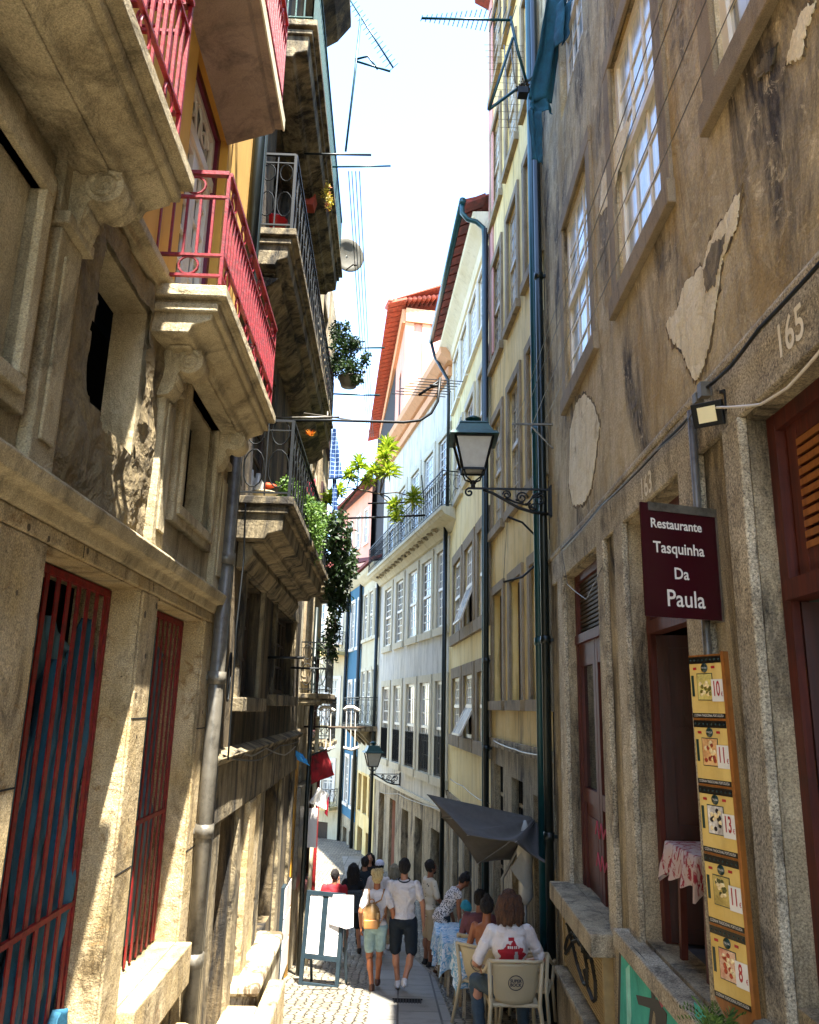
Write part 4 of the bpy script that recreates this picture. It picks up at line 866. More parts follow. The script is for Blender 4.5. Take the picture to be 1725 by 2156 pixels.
for s, x, y, sz in (('Restaurante',.178,.535,.078),('Tasquinha',.185,.395,.092),('Da',.19,.25,.094),('Paula',.205,.105,.135)):
    textmesh(s, sz, lambda a, b: Q(x*Wd/.42+a, y+b, .0145), m_paint_w, SG, 'lettering', 'CENTER', .0015, .93)
MB().bar(Q(Wd+.03,.5,-.03), Q(Wd+.14,.5,-.03), .03).bar(Q(Wd+.03,.12,-.03), Q(Wd+.14,.12,-.03), .03).build('wall_arm', m_steel, SG)
# tall menu board
o = at(1508, 2096, 4.2); e = at(1588, 2130, 3.98); e.z = o.z; tp = at(1452, 1380, 4.2)
MN = thing('menu_board', 'tall narrow yellow menu board with dish photos and prices hung on the pillar', 'menu board', tuple(o))
ax = (e-o).normalized(); Wm = (e-o).length; Hm = tp.z-o.z; an = ax.cross(ay)
Q = lambda x, y, w=0: V(o) + ax*(x-.022*y) + ay*y + an*w
m_men = wallmat('menu_yellow_paper', 'd8b96a', 'c9a450', 'a58445', .62, .85, 1, 3, .03, 60, .05); m_mgreen = plain('menu_dark_green', '10302a', .4); m_mblack = plain('menu_black', '0c0c0a', .4); m_mred = plain('menu_red', 'a01a22', .4); m_food = [wallmat('food_photo', a, b, c, .4, .6, 1, 14, .2, 90, .1) for a, b, c in (('c9a63a','6a5a1c','d8c874'),('b8652a','7a3412','e0b070'),('5a4230','1c1410','e8e0d0'),('a88a3a','5c4a1c','c9b060'),('c05a30','8c3a1c','e8c8a0'))]
m = MB(); plate(m, 0, Wm, 0, Hm, 0, .006, Q); plate(m, Wm, Wm+.02, -.02, Hm+.01, -.02, .012, Q); m.build('board_back', m_wood3, MN)
m = MB(); k = 14
arc = [(Wm*i/k, -.085*math.sin(PI*i/k)-.03*i/k) for i in range(k+1)]
m.prism([Q(x, y, 0) for x, y in arc]+[Q(Wm, 0, 0), Q(0, 0, 0)], an*.008); m.build('curved_foot', m_wood3, MN)
sh = Hm/5
for i, pr in enumerate(('10','11','13','11','8')):
    y1 = Hm-.01-i*sh; y0 = y1-sh+.01
    sh_ = MB(); plate(sh_, .004, Wm-.004, y0+.002, y1, .007, .009, Q); p_ = sh_.build('menu_panel', m_men, MN)
    m = MB(); plate(m, .004, Wm-.004, y1-.035, y1, .0095, .011, Q); m.build('dark_strip', m_mblack, p_); m = MB(); plate(m, .004, Wm-.004, y0+.002, y0+.026, .0095, .011, Q); m.build('dark_strip', m_mblack, p_)
    m = MB()
    for k in range(8): m.ell(Q(.018+k*(Wm-.036)/7, y1-.018, .0115), (.005,.005,.005), 8, 4)
    m.build('green_dots', m_mgreen, p_); pw = Wm*.44
    m = MB(); plate(m, Wm*.24-.004, Wm*.24+pw+.004, y0+.09, y1-.085, .0095, .0105, Q); plate(m, .012, .030, y0+.11, y1-.095, .0095, .0105, Q); m.build('photo_frame', m_mgreen, p_)
    m = MB(); plate(m, Wm*.24, Wm*.24+pw, y0+.094, y1-.089, .011, .012, Q); m.build('food_photo', m_food[i], p_)
    for q in range(16): fd = MB() if q % 8 == 0 else fd; fd.ell(Q(Wm*.24+pw*(.5+rnd.uniform(-.33,.33)), y0+.094+(sh-.19)*(.5+rnd.uniform(-.33,.33)), .012), (.012,.012,.004), 8, 4, Matrix((ax, ay, an)).transposed()); (q % 8 == 7) and fd.build('dish', (plain('dish_pale','e2c890',.5,0,.3,40) if q > 8 else plain('dish_dark',('6a6018','8c3010','1c120c','4c4a18','a03c18')[i],.5,0,.4,40)), p_)
    m = MB(); plate(m, Wm*.66, Wm-.002, y0+.085, y0+.195, .0125, .0132, Q); m.build('price_tag', m_paint_w, p_)
    textmesh(pr, .105, lambda a, b: Q(Wm*.80+a*.50, y0+.145+b, .0142), m_mred, p_, 'price', 'CENTER', .002)
    textmesh('€', .03, lambda a, b: Q(Wm*.955+a*.7, y0+.120+b, .0142), m_mred, p_, 'price', 'CENTER', .0004)
    m = MB(); m.lathe(Q(Wm*.48, y1-.058, .011), [(.024,0),(.024,.001)], 18, Matrix((ax, ay, an)).transposed()); m.build('oval_badge', m_mgreen, p_)
    textmesh('PAULA', .014, lambda a, b: Q(Wm*.48+a*.9, y1-.058+b, .0128), m_paint_w, p_, 'badge_lettering')
    m = MB(); plate(m, .03, .055, y1-.066, y1-.054, .0095, .011, Q); plate(m, Wm*.68, Wm*.68+.025, y1-.062, y1-.050, .0095, .011, Q); m.build('red_tab', m_mred, p_)
    textmesh('COZINHA TRADICIONAL PORTUGUESA', .0185, lambda a, b: Q(Wm*.5+a*.62, y0+.0145+b, .0118), m_paint_w, p_, 'lettering')
# floodlight and cables on the ochre house
p = FR1.pt(*FR1.px(1500, 872, .1), .12); FLD = thing('floodlight', 'small black square floodlight on the right wall above the maroon sign', 'floodlight', tuple(p))
R_ = (V((0,0,1)).cross(FR1.n)); fn = (FR1.n*.55 + V((0,-.75,-.35))).normalized(); fx = fn.cross(V((0,0,1))).normalized(); fz = fx.cross(fn); Rm = Matrix((fx, fn, fz)).transposed()
m = MB(); m.box(p, (.17,.045,.14), Rm); m.box(p+fn*.03, (.17,.014,.14), Rm); m.build('housing', m_iron, FLD, bevel=.006); MB().box(p+fn*.040, (.10,.004,.09), Rm).build('lens', plain('floodlight_lens', 'e8dcae', .2, 0, .05), FLD)
m = MB(); m.bar(p-fx*.1, p-fx*.1+V((0,0,.12)), .014); m.bar(p-fx*.1+V((0,0,.12)), FR1.pt(*FR1.px(1490,835), 0), .02); m.build('mount', m_iron, FLD)
def cable(pts, r, mat, label, name='cable', grp='cables on the right facades'):
    out = []
    for a, b in zip(pts, pts[1:]):
        for k in range(6):
            t_ = k/6; q = V(a).lerp(V(b), t_); q.z -= .5*t_*(1-t_)*(V(b)-V(a)).length*.06; out.append(q)
    out.append(V(pts[-1])); return tag(MB().tube(out, r, 5).build(name, mat, None), label, 'cable', grp)
f1 = lambda x, y, w=.07: FR1.pt(*FR1.px(x, y, w), w)
cable([f1(1790,480),f1(1725,556),f1(1600,690),f1(1540,770),f1(1490,815)], .011, m_iron, 'thick black cable running from the right frame edge to the junction above the floodlight')
cable([f1(1490,815),f1(1450,880),f1(1400,930),f1(1330,1005),f1(1265,1065),f1(1182,1155)], .010, m_iron, 'sagging black cable between the junction and the pipes along the lintel band')
cable([f1(1480,830,.09),f1(1440,900,.09),f1(1380,950,.09),f1(1270,1062,.09),f1(1185,1160,.09)], .005, m_pipe_grey, 'thin grey wire twisted round the sagging black cable over the narrow doors')
cable([f1(1500,858,.10),f1(1600,852,.10),f1(1660,815,.10),f1(1725,742,.10),f1(1790,640,.1)], .008, m_paint_w, 'looping white cable from the floodlight to the right frame edge')
cable([f1(1182,1155,.1),f1(1195,1230,.1),f1(1235,1262,.1),f1(1268,1195,.1)], .005, m_pipe_grey, 'thin looped wire hanging over the top of the louvred narrow door')
jb = MB(); jb.box(f1(1483,822,.08), (.06,.06,.09)); jb.box(f1(1470,840,.09), (.05,.05,.06)); tag(jb.build('junction_box', m_pipe_grey, None), 'grey junction boxes where the black cable meets the conduit', 'junction box')
f2 = lambda x, y, w=.09: FR2.pt(*FR2.px(x, y, w), w)
cable([f2(1040,1560),f2(1085,1578),f2(1120,1588),f2(1158,1590)], .014, m_pipe_grey, 'grey cable bundle sagging above the dark barred openings of the old yellow house')
f3 = lambda x, y, w=.09: FR3.pt(*FR3.px(x, y, w), w)
cable([f3(948,1640),f3(975,1655),f3(1005,1680),f3(1030,1692)], .012, m_pipe_grey, 'grey cable along the bottom of the clean yellow house wall')
f4 = lambda x, y, w=.09: FR4.pt(*FR4.px(x, y, w), w)
cable([f4(800,1668),f4(840,1672),f4(880,1690),f4(935,1705)], .014, m_pipe_grey, 'dark cable looping along the base of the grey blue house')
# clothes line bracket with lines running back over the viewer
CL = thing('clothesline', 'clothes line bracket with thin lines stretched along the ochre house wall', 'clothesline', FR1.pt(9.95, 4.9))
zc = FR1.px(1178, 866)[1]; m = MB(); m.bar(FR1.pt(9.95,zc,0), FR1.pt(9.95,zc,.55), .025); m.bar(FR1.pt(9.95,zc-.35,0), FR1.pt(9.95,zc-.02,.3), .016); m.build('bracket', m_pipe_grey, CL)
for w_ in (.50, .42, .27, .12): MB().tube([FR1.pt(9.95,zc+.02,w_), FR1.pt(4.5,zc-.02,w_), FR1.pt(-2,zc+.02,w_)], .0035, 4).build('line', m_steel, CL)
# semicircular hoop
c = FR2.pt(.9, FR2.px(1065, 1160)[1], .35); m = MB(); hp = [at(1065+4,1088,10.9), at(1100,1100,10.9), at(1125,1125,10.9), at(1137,1155,10.9), at(1128,1190,10.9), at(1100,1215,10.9), at(1060,1226,10.9)]
tag(m.tube(hp, .016, 8).tube([hp[0], hp[-1]], .003, 4).build('hoop_bracket', m_iron, None), 'black half round hoop hanging below the big street lamp bracket', 'hoop')
# ================================================================== ANTENNAS, DISH, POLES, WIRES
def yagi(name, label, a, b, mast, n, l0, l1, mat, r=.010, ax=None, grp='roof antennas'):
    """boom a-b with n crossed rods, l0 at a to l1 at b; mast = list of point lists"""
    A = thing(name, label, 'antenna', tuple(a), grp)
    a = V(a); b = V(b); MB().tube([a, b], r*1.5, 6).build('boom', mat, A)
    ax = (V(ax) if ax else (b-a).cross(V((0,0,1)))).normalized()
    m = MB()
    for i in range(n):
        t_ = i/(n-1); p = a.lerp(b, t_); l = l0+(l1-l0)*t_; m.tube([p-ax*l, p+ax*l], r*.55, 4)
    m.build('rods', mat, A)
    m = MB()
    for q in mast: m.tube(q, r*1.8, 6)
    m.build('mast', mat, A); return A
Y0 = 9.0
yagi('antenna', 'long horizontal antenna on a folded metal bracket high on the right roofs', at(888,38,Y0), at(1078,42,Y0), [[at(1075,35,Y0),at(1090,105,Y0),at(1115,195,Y0+.4)],[at(1080,80,Y0),at(1030,230,Y0)],[at(1030,230,Y0),at(1125,160,Y0+.6)]], 20, .05, .26, m_pipe_green, .012, at(960,95,Y0)-at(990,0,Y0))
yagi('antenna', 'lower right antenna seen end on as a stack of thin horizontal rods', at(1062,95,11), at(1072,268,9.6), [[at(1075,90,11),at(1085,175,11)]], 13, .34, .14, m_pipe_grey, .007, (1,0,0))
yagi('antenna', 'slanting antenna on a tall thin mast above the left roofs', at(738,0,10), at(828,142,10), [[at(760,35,10),at(748,150,10),at(728,318,10)],[at(748,125,10),at(775,118,10),at(795,145,10)],[at(748,128,10),at(822,150,10)]], 16, .08, .11, m_pipe_green, .010, at(860,100,10)-at(820,135,10))
yagi('antenna', 'small black antenna on the upturned end of the long curved pole', at(882,832,9.4), at(928,800,9.4), [[at(905,812,9.4),at(928,812,9.4)]], 7, .35, .30, m_iron, .012, (1,.15,.02))
m = MB(); cp = [at(568,886,9.2), at(700,885,9.2), at(850,889,9.2), at(885,885,9.2), at(908,870,9.2), at(922,845,9.2), at(927,795,9.2)]
m.tube(cp, .018, 8); tag(m.build('antenna_pole', m_iron, None), 'long pole crossing from the left balcony and curving up at its right end', 'pole')
m = MB(); m.tube([at(568,880,9.1), at(715,878,9.1)], .014, 6); m.tube([at(640,870,9.6), at(740,884,9.6)], .01, 6); m.tube([at(690,866,9.3), at(690,890,9.3)], .012, 6); tag(m.build('clothes_pole', m_pipe_grey, None), 'thin grey drying rods lashed alongside the long curved pole', 'pole', None)
def pole(x0, y0, x1, y1, Y, r, mat, label): return tag(MB().tube([at(x0,y0,Y), at((x0+x1)/2,(y0+y1)/2+.5,Y), at(x1,y1,Y)], r, 7).build('clothes_pole', mat, None), label, 'pole', 'drying poles sticking out from the left houses')
pole(598, 322, 782, 326, 8.6, .014, m_pipe_dark, 'topmost drying pole sticking out level with the concrete balcony end')
pole(700, 351, 823, 349, 10, .013, m_pipe_green, 'second drying pole just under the topmost one, reaching further right')
pole(690, 731, 810, 732, 14, .018, m_pipe_green, 'short bluish drying pole above the bushy hanging plant')
pole(700, 829, 800, 832, 14, .018, m_pipe_green, 'bluish drying pole beside the lower end of the orange tiled eave')
pole(700, 1092, 895, 1085, 12.4, .017, m_iron, 'black drying pole below the spiky potted plant')
pole(775, 1060, 890, 1056, 12.2, .014, m_iron, 'rusty short rod under the lowest spiky rosette')
pole(556, 1384, 640, 1385, 10, .018, m_iron, 'dark rod in front of the lower windows of the blackened house')
pole(612, 1406, 688, 1408, 12, .016, m_iron, 'dark rod just right of and below the one over the blackened windows')
pole(640, 1530, 770, 1532, 15, .018, m_oldwood, 'brown drying pole carrying the white hanging frames')
pole(888, 1000, 893, 1062, 12.2, .01, m_iron, 'upright hook rod at the end of the rusty short rod')
for i, (x0, X_) in enumerate(((734,0),(741,0),(749,0),(757,0))):
    a = at(x0, 360, 9); b = V((a.x-.2, 19, a.z-.2)); mid_ = a.lerp(b,.5)-V((0,0,.12))
    tag(MB().tube([a, mid_, b], .006, 4).build('wire', m_pipe_green, None), 'thin washing wire running down the lane beside the left roofs', 'wire', 'thin washing wires against the sky')
D_ = thing('satellite_dish', 'round pale satellite dish on a wall arm high on the left', 'satellite dish', tuple(at(733,540,13)))
c = at(733, 537, 13); dn = V((.45,-.85,-.15)).normalized(); dx = dn.cross(V((0,0,1))).normalized(); dz = dx.cross(dn); Rd = Matrix((dx, dz, -dn)).transposed() 
MB().lathe(c, [(.001,.06),(.12,.052),(.22,.03),(.31,0),(.32,-.004),(.31,-.012),(.22,.018),(.12,.04),(.001,.048)], 26, Rd).build('dish', plain('dish_grey', '5c594e', .6, 0, .1), D_)
m = MB(); m.tube([c-dz*.28, c-dz*.3+dn*.4], .014, 6); m.box(c-dz*.3+dn*.42, (.06,.06,.1)); m.build('feed_arm', m_pipe_grey, D_); m = MB(); m.tube([c-dn*.05, at(700,572,13.2), at(682,574,13.4)], .02, 7); m.build('wall_arm', m_pipe_dark, D_)

# ================================================================== PLANTS AND BALCONY THINGS
def plant(name, label, cat, clumps, mat, size, pot=None, stems=(), grp=None, droop=0):
    T = thing(name, label, cat, tuple(clumps[0][0]), grp); m = MB()
    for c, r, n in clumps: leaves(m, c, r, n, size, droop=droop)
    m.build('foliage', mat, T)
    if stems:
        m = MB()
        for s in stems: m.tube(s, .008, 5)
        m.build('stem', m_bark, T)
    if pot:
        c, r, h, pm = pot; MB().lathe(V(c)-V((0,0,h)), [(r*.7,0),(r*.95,h*.85),(r*1.05,h*.86),(r*1.05,h),(r*.9,h),(r*.85,h*.9)], 18).build('pot', pm, T)
    return T
plant('balcony_bush', 'bright green trailing bush spilling over the lower left iron balcony', 'plant', [(at(634,1072,9.0),(.22,.3,.20),1100),(at(655,1120,9.6),(.2,.3,.2),700),(at(620,1050,9.2),(.17,.25,.20),900),(at(642,1090,9.6),(.20,.3,.30),1500),(at(656,1145,10.2),(.17,.3,.30),900),(at(605,1022,9.0),(.1,.15,.12),300),(at(670,1090,10.5),(.16,.3,.26),700)], m_leaf, .05, droop=.3)
plant('trailing_plant', 'dark trailing plant with long drooping leaves hanging below the balcony corner', 'plant', [(at(705,1120,12.0),(.28,.3,.42),900),(at(715,1190,12.2),(.30,.3,.42),1000),(at(712,1250,12.6),(.22,.25,.35),600),(at(700,1330,13),(.14,.2,.3),260),(at(735,1180,12.5),(.15,.2,.3),200),(at(702,1375,13.2),(.08,.15,.15),80)], m_leaf_d, .085, droop=.8, stems=[[at(700,1130,12.2),at(712,1230,12.5),at(705,1340,13)],[at(700,1130,12.2),at(735,1200,12.5),at(740,1290,12.8)]])
plant('hanging_shrub', 'grey green bushy shrub growing in a pot on the higher left balcony', 'plant', [(at(722,735,13.4),(.24,.3,.42),1300),(at(738,778,13.2),(.26,.3,.20),900),(at(710,700,13.5),(.14,.2,.22),420),(at(768,758,13.2),(.10,.1,.16),150),(at(748,725,13.3),(.14,.2,.16),330),(at(728,690,13.3),(.10,.1,.12),130),(at(752,800,13.1),(.12,.12,.10),170),(at(775,745,13.2),(.05,.05,.08),30),(at(705,770,13.4),(.14,.2,.25),420)], m_leaf_d, .06, pot=(at(735,795,13.3), .2, .18, m_pipe_grey))
plant('planter_box', 'yellow green trailing flowers in a small terracotta planter on the teal balcony railing', 'planter', [(at(662,378,9.6),(.16,.12,.07),160),(at(685,400,9.5),(.09,.12,.14),200),(at(692,425,9.5),(.06,.1,.14),160),(at(648,372,9.6),(.07,.1,.05),60)], m_leaf_a, .036)
pb = MB(); c = at(653,418,9.6); pb.hexa([c+V(q) for q in ((-.08,-.1,-.16),(.06,-.1,-.16),(.06,.1,-.16),(-.08,.1,-.16),(-.12,-.12,.06),(.10,-.12,.06),(.10,.12,.06),(-.12,.12,.06))]); pb.hexa([c+V(q) for q in ((-.13,-.13,.06),(.11,-.13,.06),(.11,.13,.06),(-.13,.13,.06),(-.13,-.13,.09),(.11,-.13,.09),(.11,.13,.09),(-.13,.13,.09))])
T_ = [o for o in sc.objects if o.name.startswith('planter_box')][0]; pb.build('pot', m_terra, T_)
plant('climber', 'small leafy climber at the far left wall under the trailing plant', 'plant', [(at(700,1300,14.5),(.14,.2,.2),150),(at(680,1365,14.5),(.12,.2,.25),150)], m_leaf_d, .07)
# spiky tree plant
DR = thing('dragon_tree', 'spiky dragon tree with bright yellow green rosettes reaching over the lane', 'plant', tuple(at(700,1110,12.5)))
ros = [(757,960,.24),(790,975,.22),(816,925,.26),(818,975,.26),(775,992,.2),(870,1032,.22),(833,1050,.2),(714,1020,.2),(694,1034,.2),(835,1075,.15),(738,985,.2),(812,945,.2)]
m = MB(); st = MB(); base_ = at(715, 1075, 12.5); jn = at(752, 1030, 12.4); jn2 = at(800, 1040, 12.3)
st.tube([at(702,1110,12.5), base_, jn], [.03,.025,.02], 7); st.tube([jn, jn2], .014, 6)
for x, y, L_ in ros:
    c = at(x, y+14, 12.3+rnd.uniform(-.25,.25)); st.tube([jn if x < 800 else jn2, (jn if x<800 else jn2).lerp(c,.5)+V((0,0,.05)), c], .010, 6)
    for k in range(85):
        a = rnd.uniform(0,2*PI); el = rnd.uniform(-.5,1.45); d = V((math.cos(a)*math.cos(el), math.sin(a)*math.cos(el), math.sin(el))); l = L_*rnd.uniform(.7,1.1)
        s_ = d.cross(V((0,0,1))); s_ = (s_ if s_.length > .1 else V((1,0,0))).normalized()*.017; b0 = c+V((0,0,rnd.uniform(-.1,.05))); tip = b0+d*l-V((0,0,l*.18))
        mid_ = b0+d*l*.55; m.add([b0-s_*.5, mid_-s_, tip, mid_+s_, b0+s_*.5], [(0,1,2,3,4)])
m.build('leaves', m_leaf_y, DR); st.build('trunk', m_bark, DR)
m_bowl = plain('red_glazed_bowl', 'a8141c', .25, 0, .1)
c = at(577, 482, 8.0); tag(MB().lathe(c, [(.06,0),(.12,.03),(.15,.09),(.16,.10),(.14,.10),(.1,.03)], 18).build('red_bowl', m_bowl, None), 'shiny red bowl standing on the near end of the teal iron balcony', 'bowl')
c = at(556, 1062, 8.3); tag(MB().lathe(c, [(.10,0),(.13,.12),(.14,.13),(.12,.13),(.11,.02)], 18).build('white_bucket', m_white, None), 'pale cream flower pot on the near end of the lower iron balcony', 'pot')
for dx, hh, lb, mt in ((525,.34,'milky plastic bottle hanging just right of the grey drainpipe', m_frost), (541,.26,'smaller milky bottle next to the pale flower pot', m_frost)):
    c = at(dx, 1045 if dx > 530 else 1052, 8.3); tag(MB().lathe(c, [(.05,0),(.065,.02),(.065,hh*.6),(.03,hh*.8),(.025,hh)], 14).build('plastic_bottle', mt, None), lb, 'bottle')
c = at(550, 1030, 8.5); m = MB()
for k in range(8): m.ell(c+V((rnd.uniform(-.12,.12),rnd.uniform(-.05,.1),rnd.uniform(0,.08))), (.06,.05,.02), 8, 5)
tag(m.build('cloth_bundle', plain('orange_red_cloth', 'b8431c', .8, 0, .4, 20), None), 'crumpled orange and red cloths behind the pale flower pot', 'cloth')
c = at(653, 918, 10); m = MB()
for k in range(30):
    a = rnd.uniform(0,2*PI); d = V((math.cos(a)*.5, math.sin(a)*.5, rnd.uniform(.2,1))).normalized(); q = d.cross(V((1,0,0)))*.012; m.add([c, c+d*.06+q, c+d*.11, c+d*.06-q], [(0,1,2,3)])
FLW = tag(m.build('orange_flower', plain('orange_petals', 'e08a14', .6, 0, .3), None), 'single orange yellow flower above the lower iron balcony', 'flower')
def hang(pts_top, pts_bot, Y, mat, label, name='hanging_cloth', amp=.03, seed=0, Yb=None, grp=None):
    a, b = [at(x, y, Y) for x, y in pts_top]; c, d = [at(x, y, Yb or Y) for x, y in pts_bot]; m = MB(); nu, nv = 12, 24; vs = []
    for j in range(nv+1):
        for i in range(nu+1):
            s_, t_ = i/nu, j/nv; p = (a.lerp(b, s_)).lerp(c.lerp(d, s_), t_); n_ = noise.noise(V((s_*4+seed, t_*2.5, seed)))
            vs.append(p+V((.3,-1,0))*(amp*n_+amp*.7*math.sin(s_*9+seed))+V((amp*.5*noise.noise(V((t_*3,seed,s_))),0,0)))
    k = nu+1; m.add(vs, [(j*k+i,j*k+i+1,(j+1)*k+i+1,(j+1)*k+i) for j in range(nv) for i in range(nu)], True)
    o = m.build(name, mat, None); sm = o.modifiers.new('thick','SOLIDIFY'); sm.thickness = .005; return tag(o, label, 'cloth', grp)
def checkmat(name, a, b, s_):
    t = NT(name); x = t.n('ShaderNodeTexBrick', i_Scale=s_, i_Mortar_Size=.06, i_Brick_Width=1., i_Row_Height=1.); x.offset = 0; t.l(t.pos((1,1,1),(PI/2,0,0)), x.inputs[0])
    x.inputs['Color1'].default_value = C(a); x.inputs['Color2'].default_value = C(a); x.inputs['Mortar'].default_value = C(b); return t.fin(x.outputs[0], .85)
m_check = checkmat('blue_checked_cloth', '123a6e', '9db4cc', 14)
hang([(697,905),(707,900)],[(692,1010),(722,1008)], 12, m_check, 'blue checked cloth hanging from the long pole beside the left balconies', amp=.02)
hang([(700,1005),(709,1005)],[(700,1115),(712,1118)], 12.05, m_check, 'thin twisted blue tail of cloth below the blue checked cloth', amp=.015, seed=3)
hang([(645,1015),(665,1008)],[(650,1165),(668,1150)], 11.2, plain('pink_red_cloth','b0404f',.9,0,.4,20), 'faded pink red cloth hanging in the green balcony bush', amp=.03, seed=5)
m_tealcloth = wallmat('dark_teal_cloth', '0f4f5e', '0a3a48', '062833', .5, .75, .5, 6, .1, 90, .3)
hang([(1150,-10),(1200,-10)],[(1112,210),(1164,215)], 8.6, m_tealcloth, 'dark teal garment hanging along the drainpipes at the top right', amp=.06, seed=2, Yb=9)
hang([(1118,205),(1160,210)],[(1112,235),(1166,238)], 9, m_tealcloth, 'bunched lower hem of the dark teal garment', amp=.06, seed=8)
hang([(1113,232),(1140,236)],[(1121,335),(1142,348)], 9, m_tealcloth, 'hanging sleeve of the dark teal garment above the window', amp=.04, seed=6)
hang([(1178,0),(1205,0)],[(1172,95),(1190,90)], 8.3, m_tealcloth, 'dark crumpled cloth tangled beside the pipes at the very top', amp=.08, seed=11)
m = MB(); bc = at(1101,195,9.3); Bx = thing('hanging_basket', 'small dark wire basket holding tangled stems beside the teal garment', 'basket', tuple(bc))
m.box(bc, (.14,.14,.10)); m.build('basket', m_iron, Bx); m = MB(); leaves(m, bc+V((0,0,.1)), (.1,.1,.09), 70, .05); m.build('stems', m_oldwood, Bx)
# washing and things on the lower left
m_redtee = wallmat('red_and_dark_cloth', 'a01420', '7c1018', '2a1a10', .5, .62, 1, 5, .05, 80, .2)
TW = hang([(652,1593),(688,1578)],[(655,1652),(705,1632)], 14.4, m_redtee, 'red and black towel hanging slanted from the left wall over the lane', 'towel', .03, 1)
MB().bar(at(651,1592,14.38), at(689,1577,14.38), .03).build('rail', m_iron, None); tag(sc.objects['rail'], 'short dark rail holding the red and black towel', 'rail')
hang([(620,1578),(638,1588)],[(626,1600),(652,1612)], 13.2, plain('sky_blue_cloth','3a93d0',.8,0,.2,12), 'small bright blue cloth pegged beside the red towel', 'hanging_cloth', .03, 4)
hang([(670,1658),(692,1672)],[(650,1690),(688,1706)], 14.2, plain('white_cloth','e6e2da',.7,0,.08,6), 'bright white sheet catching the sun under the red towel', 'hanging_cloth', .04, 7)
hang([(690,1680),(694,1676)],[(683,1712),(690,1720)], 14.2, plain('crimson_trim','b0102c',.7), 'crimson strip at the edge of the white sheet', 'hanging_cloth', .01, 9)
for x, lb in ((688,'left one of two white hanging frames with arched tops by the left wall'),(740,'right one of two white hanging frames with arched tops by the left wall')):
    T = thing('washing_hanger', lb, 'hanging frame', tuple(at(x,1530,15)), 'white hanging frames'); m = MB(); Y_ = 15
    m.tube([at(x-16,1495,Y_),at(x-8,1489,Y_),at(x+4,1489,Y_),at(x+17,1497,Y_)], .03, 6); m.build('arched_top', m_paint_w, T)
    m = MB(); m.tube([at(x-17,1574,Y_),at(x,1579,Y_),at(x+16,1573,Y_)], .025, 6); m.build('lower_bar', m_paint_w, T)
    m = MB()
    for q in (-10,0,9): m.tube([at(x+q,1491,Y_),at(x+q-2,1575,Y_)], .008, 4)
    m.build('hanger_wire', m_paint_w, T)
# dark cable coil, wires on the blackened house
fl = lambda x, y, w=.1: FL.pt(*FL.px(x, y, w), w)
CO = thing('cable_coil', 'coil of black cable hanging beside the grey drainpipe on the left', 'cable', tuple(fl(483,1420))); m = MB()
for k in range(6): m.ring(fl(483,1425,.08+.01*k), .09+.004*k, .008, FL.d*.5+V((0,0,.02)), V((0,0,1)), 1, 1.9, 18)
m.build('coil', m_iron, CO)
for i, (pts, lb) in enumerate((([(517,1060),(513,1180),(497,1330),(490,1450),(480,1600)],'thin black wire dropping from the lower balcony beside the drainpipe'),([(480,1600),(500,1580),(530,1592),(560,1575),(600,1590),(622,1572)],'tangled grey wire lying along the stone band of the blackened house'),([(470,1590),(505,1600),(545,1600),(590,1570),(630,1560)],'second tangled wire just above the stone band of the blackened house'))):
    cable([fl(x,y,.12 if i else .3) for x,y in pts], .008, m_iron if i != 1 else m_pipe_grey, lb, 'cable', 'wires on the blackened house')
# stone bench blocks and steps at the foot of the left houses
m = MB(); m.bw(FL, 8.7, 10.6, -4, -1.12, .02, .30); m.bw(FL, 8.65, 10.6, -1.12, -1.0, .0, .33)
tag(m.build('stone_bench', m_limewash, None, bevel=.04), 'sunlit whitewashed stone bench block at the foot of the left wall', 'bench')
m = MB(); m.bw(FL, 6.9, 9.3, -4, -1.14, .34, .52); m.bw(FL, 6.9, 8.6, -4, -1.16, .02, .34); tag(m.build('stone_step', m_granite_lit, None, bevel=.03), 'long granite step below the plank door on the left', 'step')
# ================================================================== BOARDS
m_bframe = plain('dark_slate_frame', '1c2c34', .5, 0, .25, 10); m_paper = plain('printed_paper', 'e8e2dc', .5, 0, .08, 5); m_ink = plain('dark_ink', '3a3a44', .6)
SB = thing('sandwich_board', 'dark framed menu stand with white printed sheets on the cobbles at left', 'menu board', tuple(V((at(667,2070,13).x, 13, gz(13)))))
a = at(630, 2062, 13.0); b = at(713, 2070, 12.82); a.z = gz(13.0)+.0; b.z = gz(12.82); ax = (b-a); ax.z = 0; Wb = ax.length; ax.normalize(); lean = V((0,0,1)); an = ax.cross(V((0,0,1)))
upv = (V((0,0,1)) - an*.12).normalized(); base0 = V((a.x, a.y, (a.z+b.z)/2)); Hb = 1.26
sxx = lambda x, y: x + (Wb/2-x)*.10*(y/Hb)     # slightly narrower at the top
Q = lambda x, y, w=0: base0 + ax*x + upv*y + an*w
m = MB(); t_ = .055
for x0 in (0, Wb-t_): plate(m, x0, x0+t_, -.06, Hb, -.02, .02, Q)
plate(m, t_, Wb-t_, Hb-t_, Hb, -.02, .018, Q); plate(m, t_, Wb-t_, .34, .34+t_, -.02, .018, Q); plate(m, t_, Wb-t_, -.01, .03, -.02, .018, Q); m.build('frame', m_bframe, SB)
m = MB(); plate(m, t_, Wb-t_, .34+t_, Hb-t_, -.01, .004, Q); m.build('panel', m_bframe, SB)
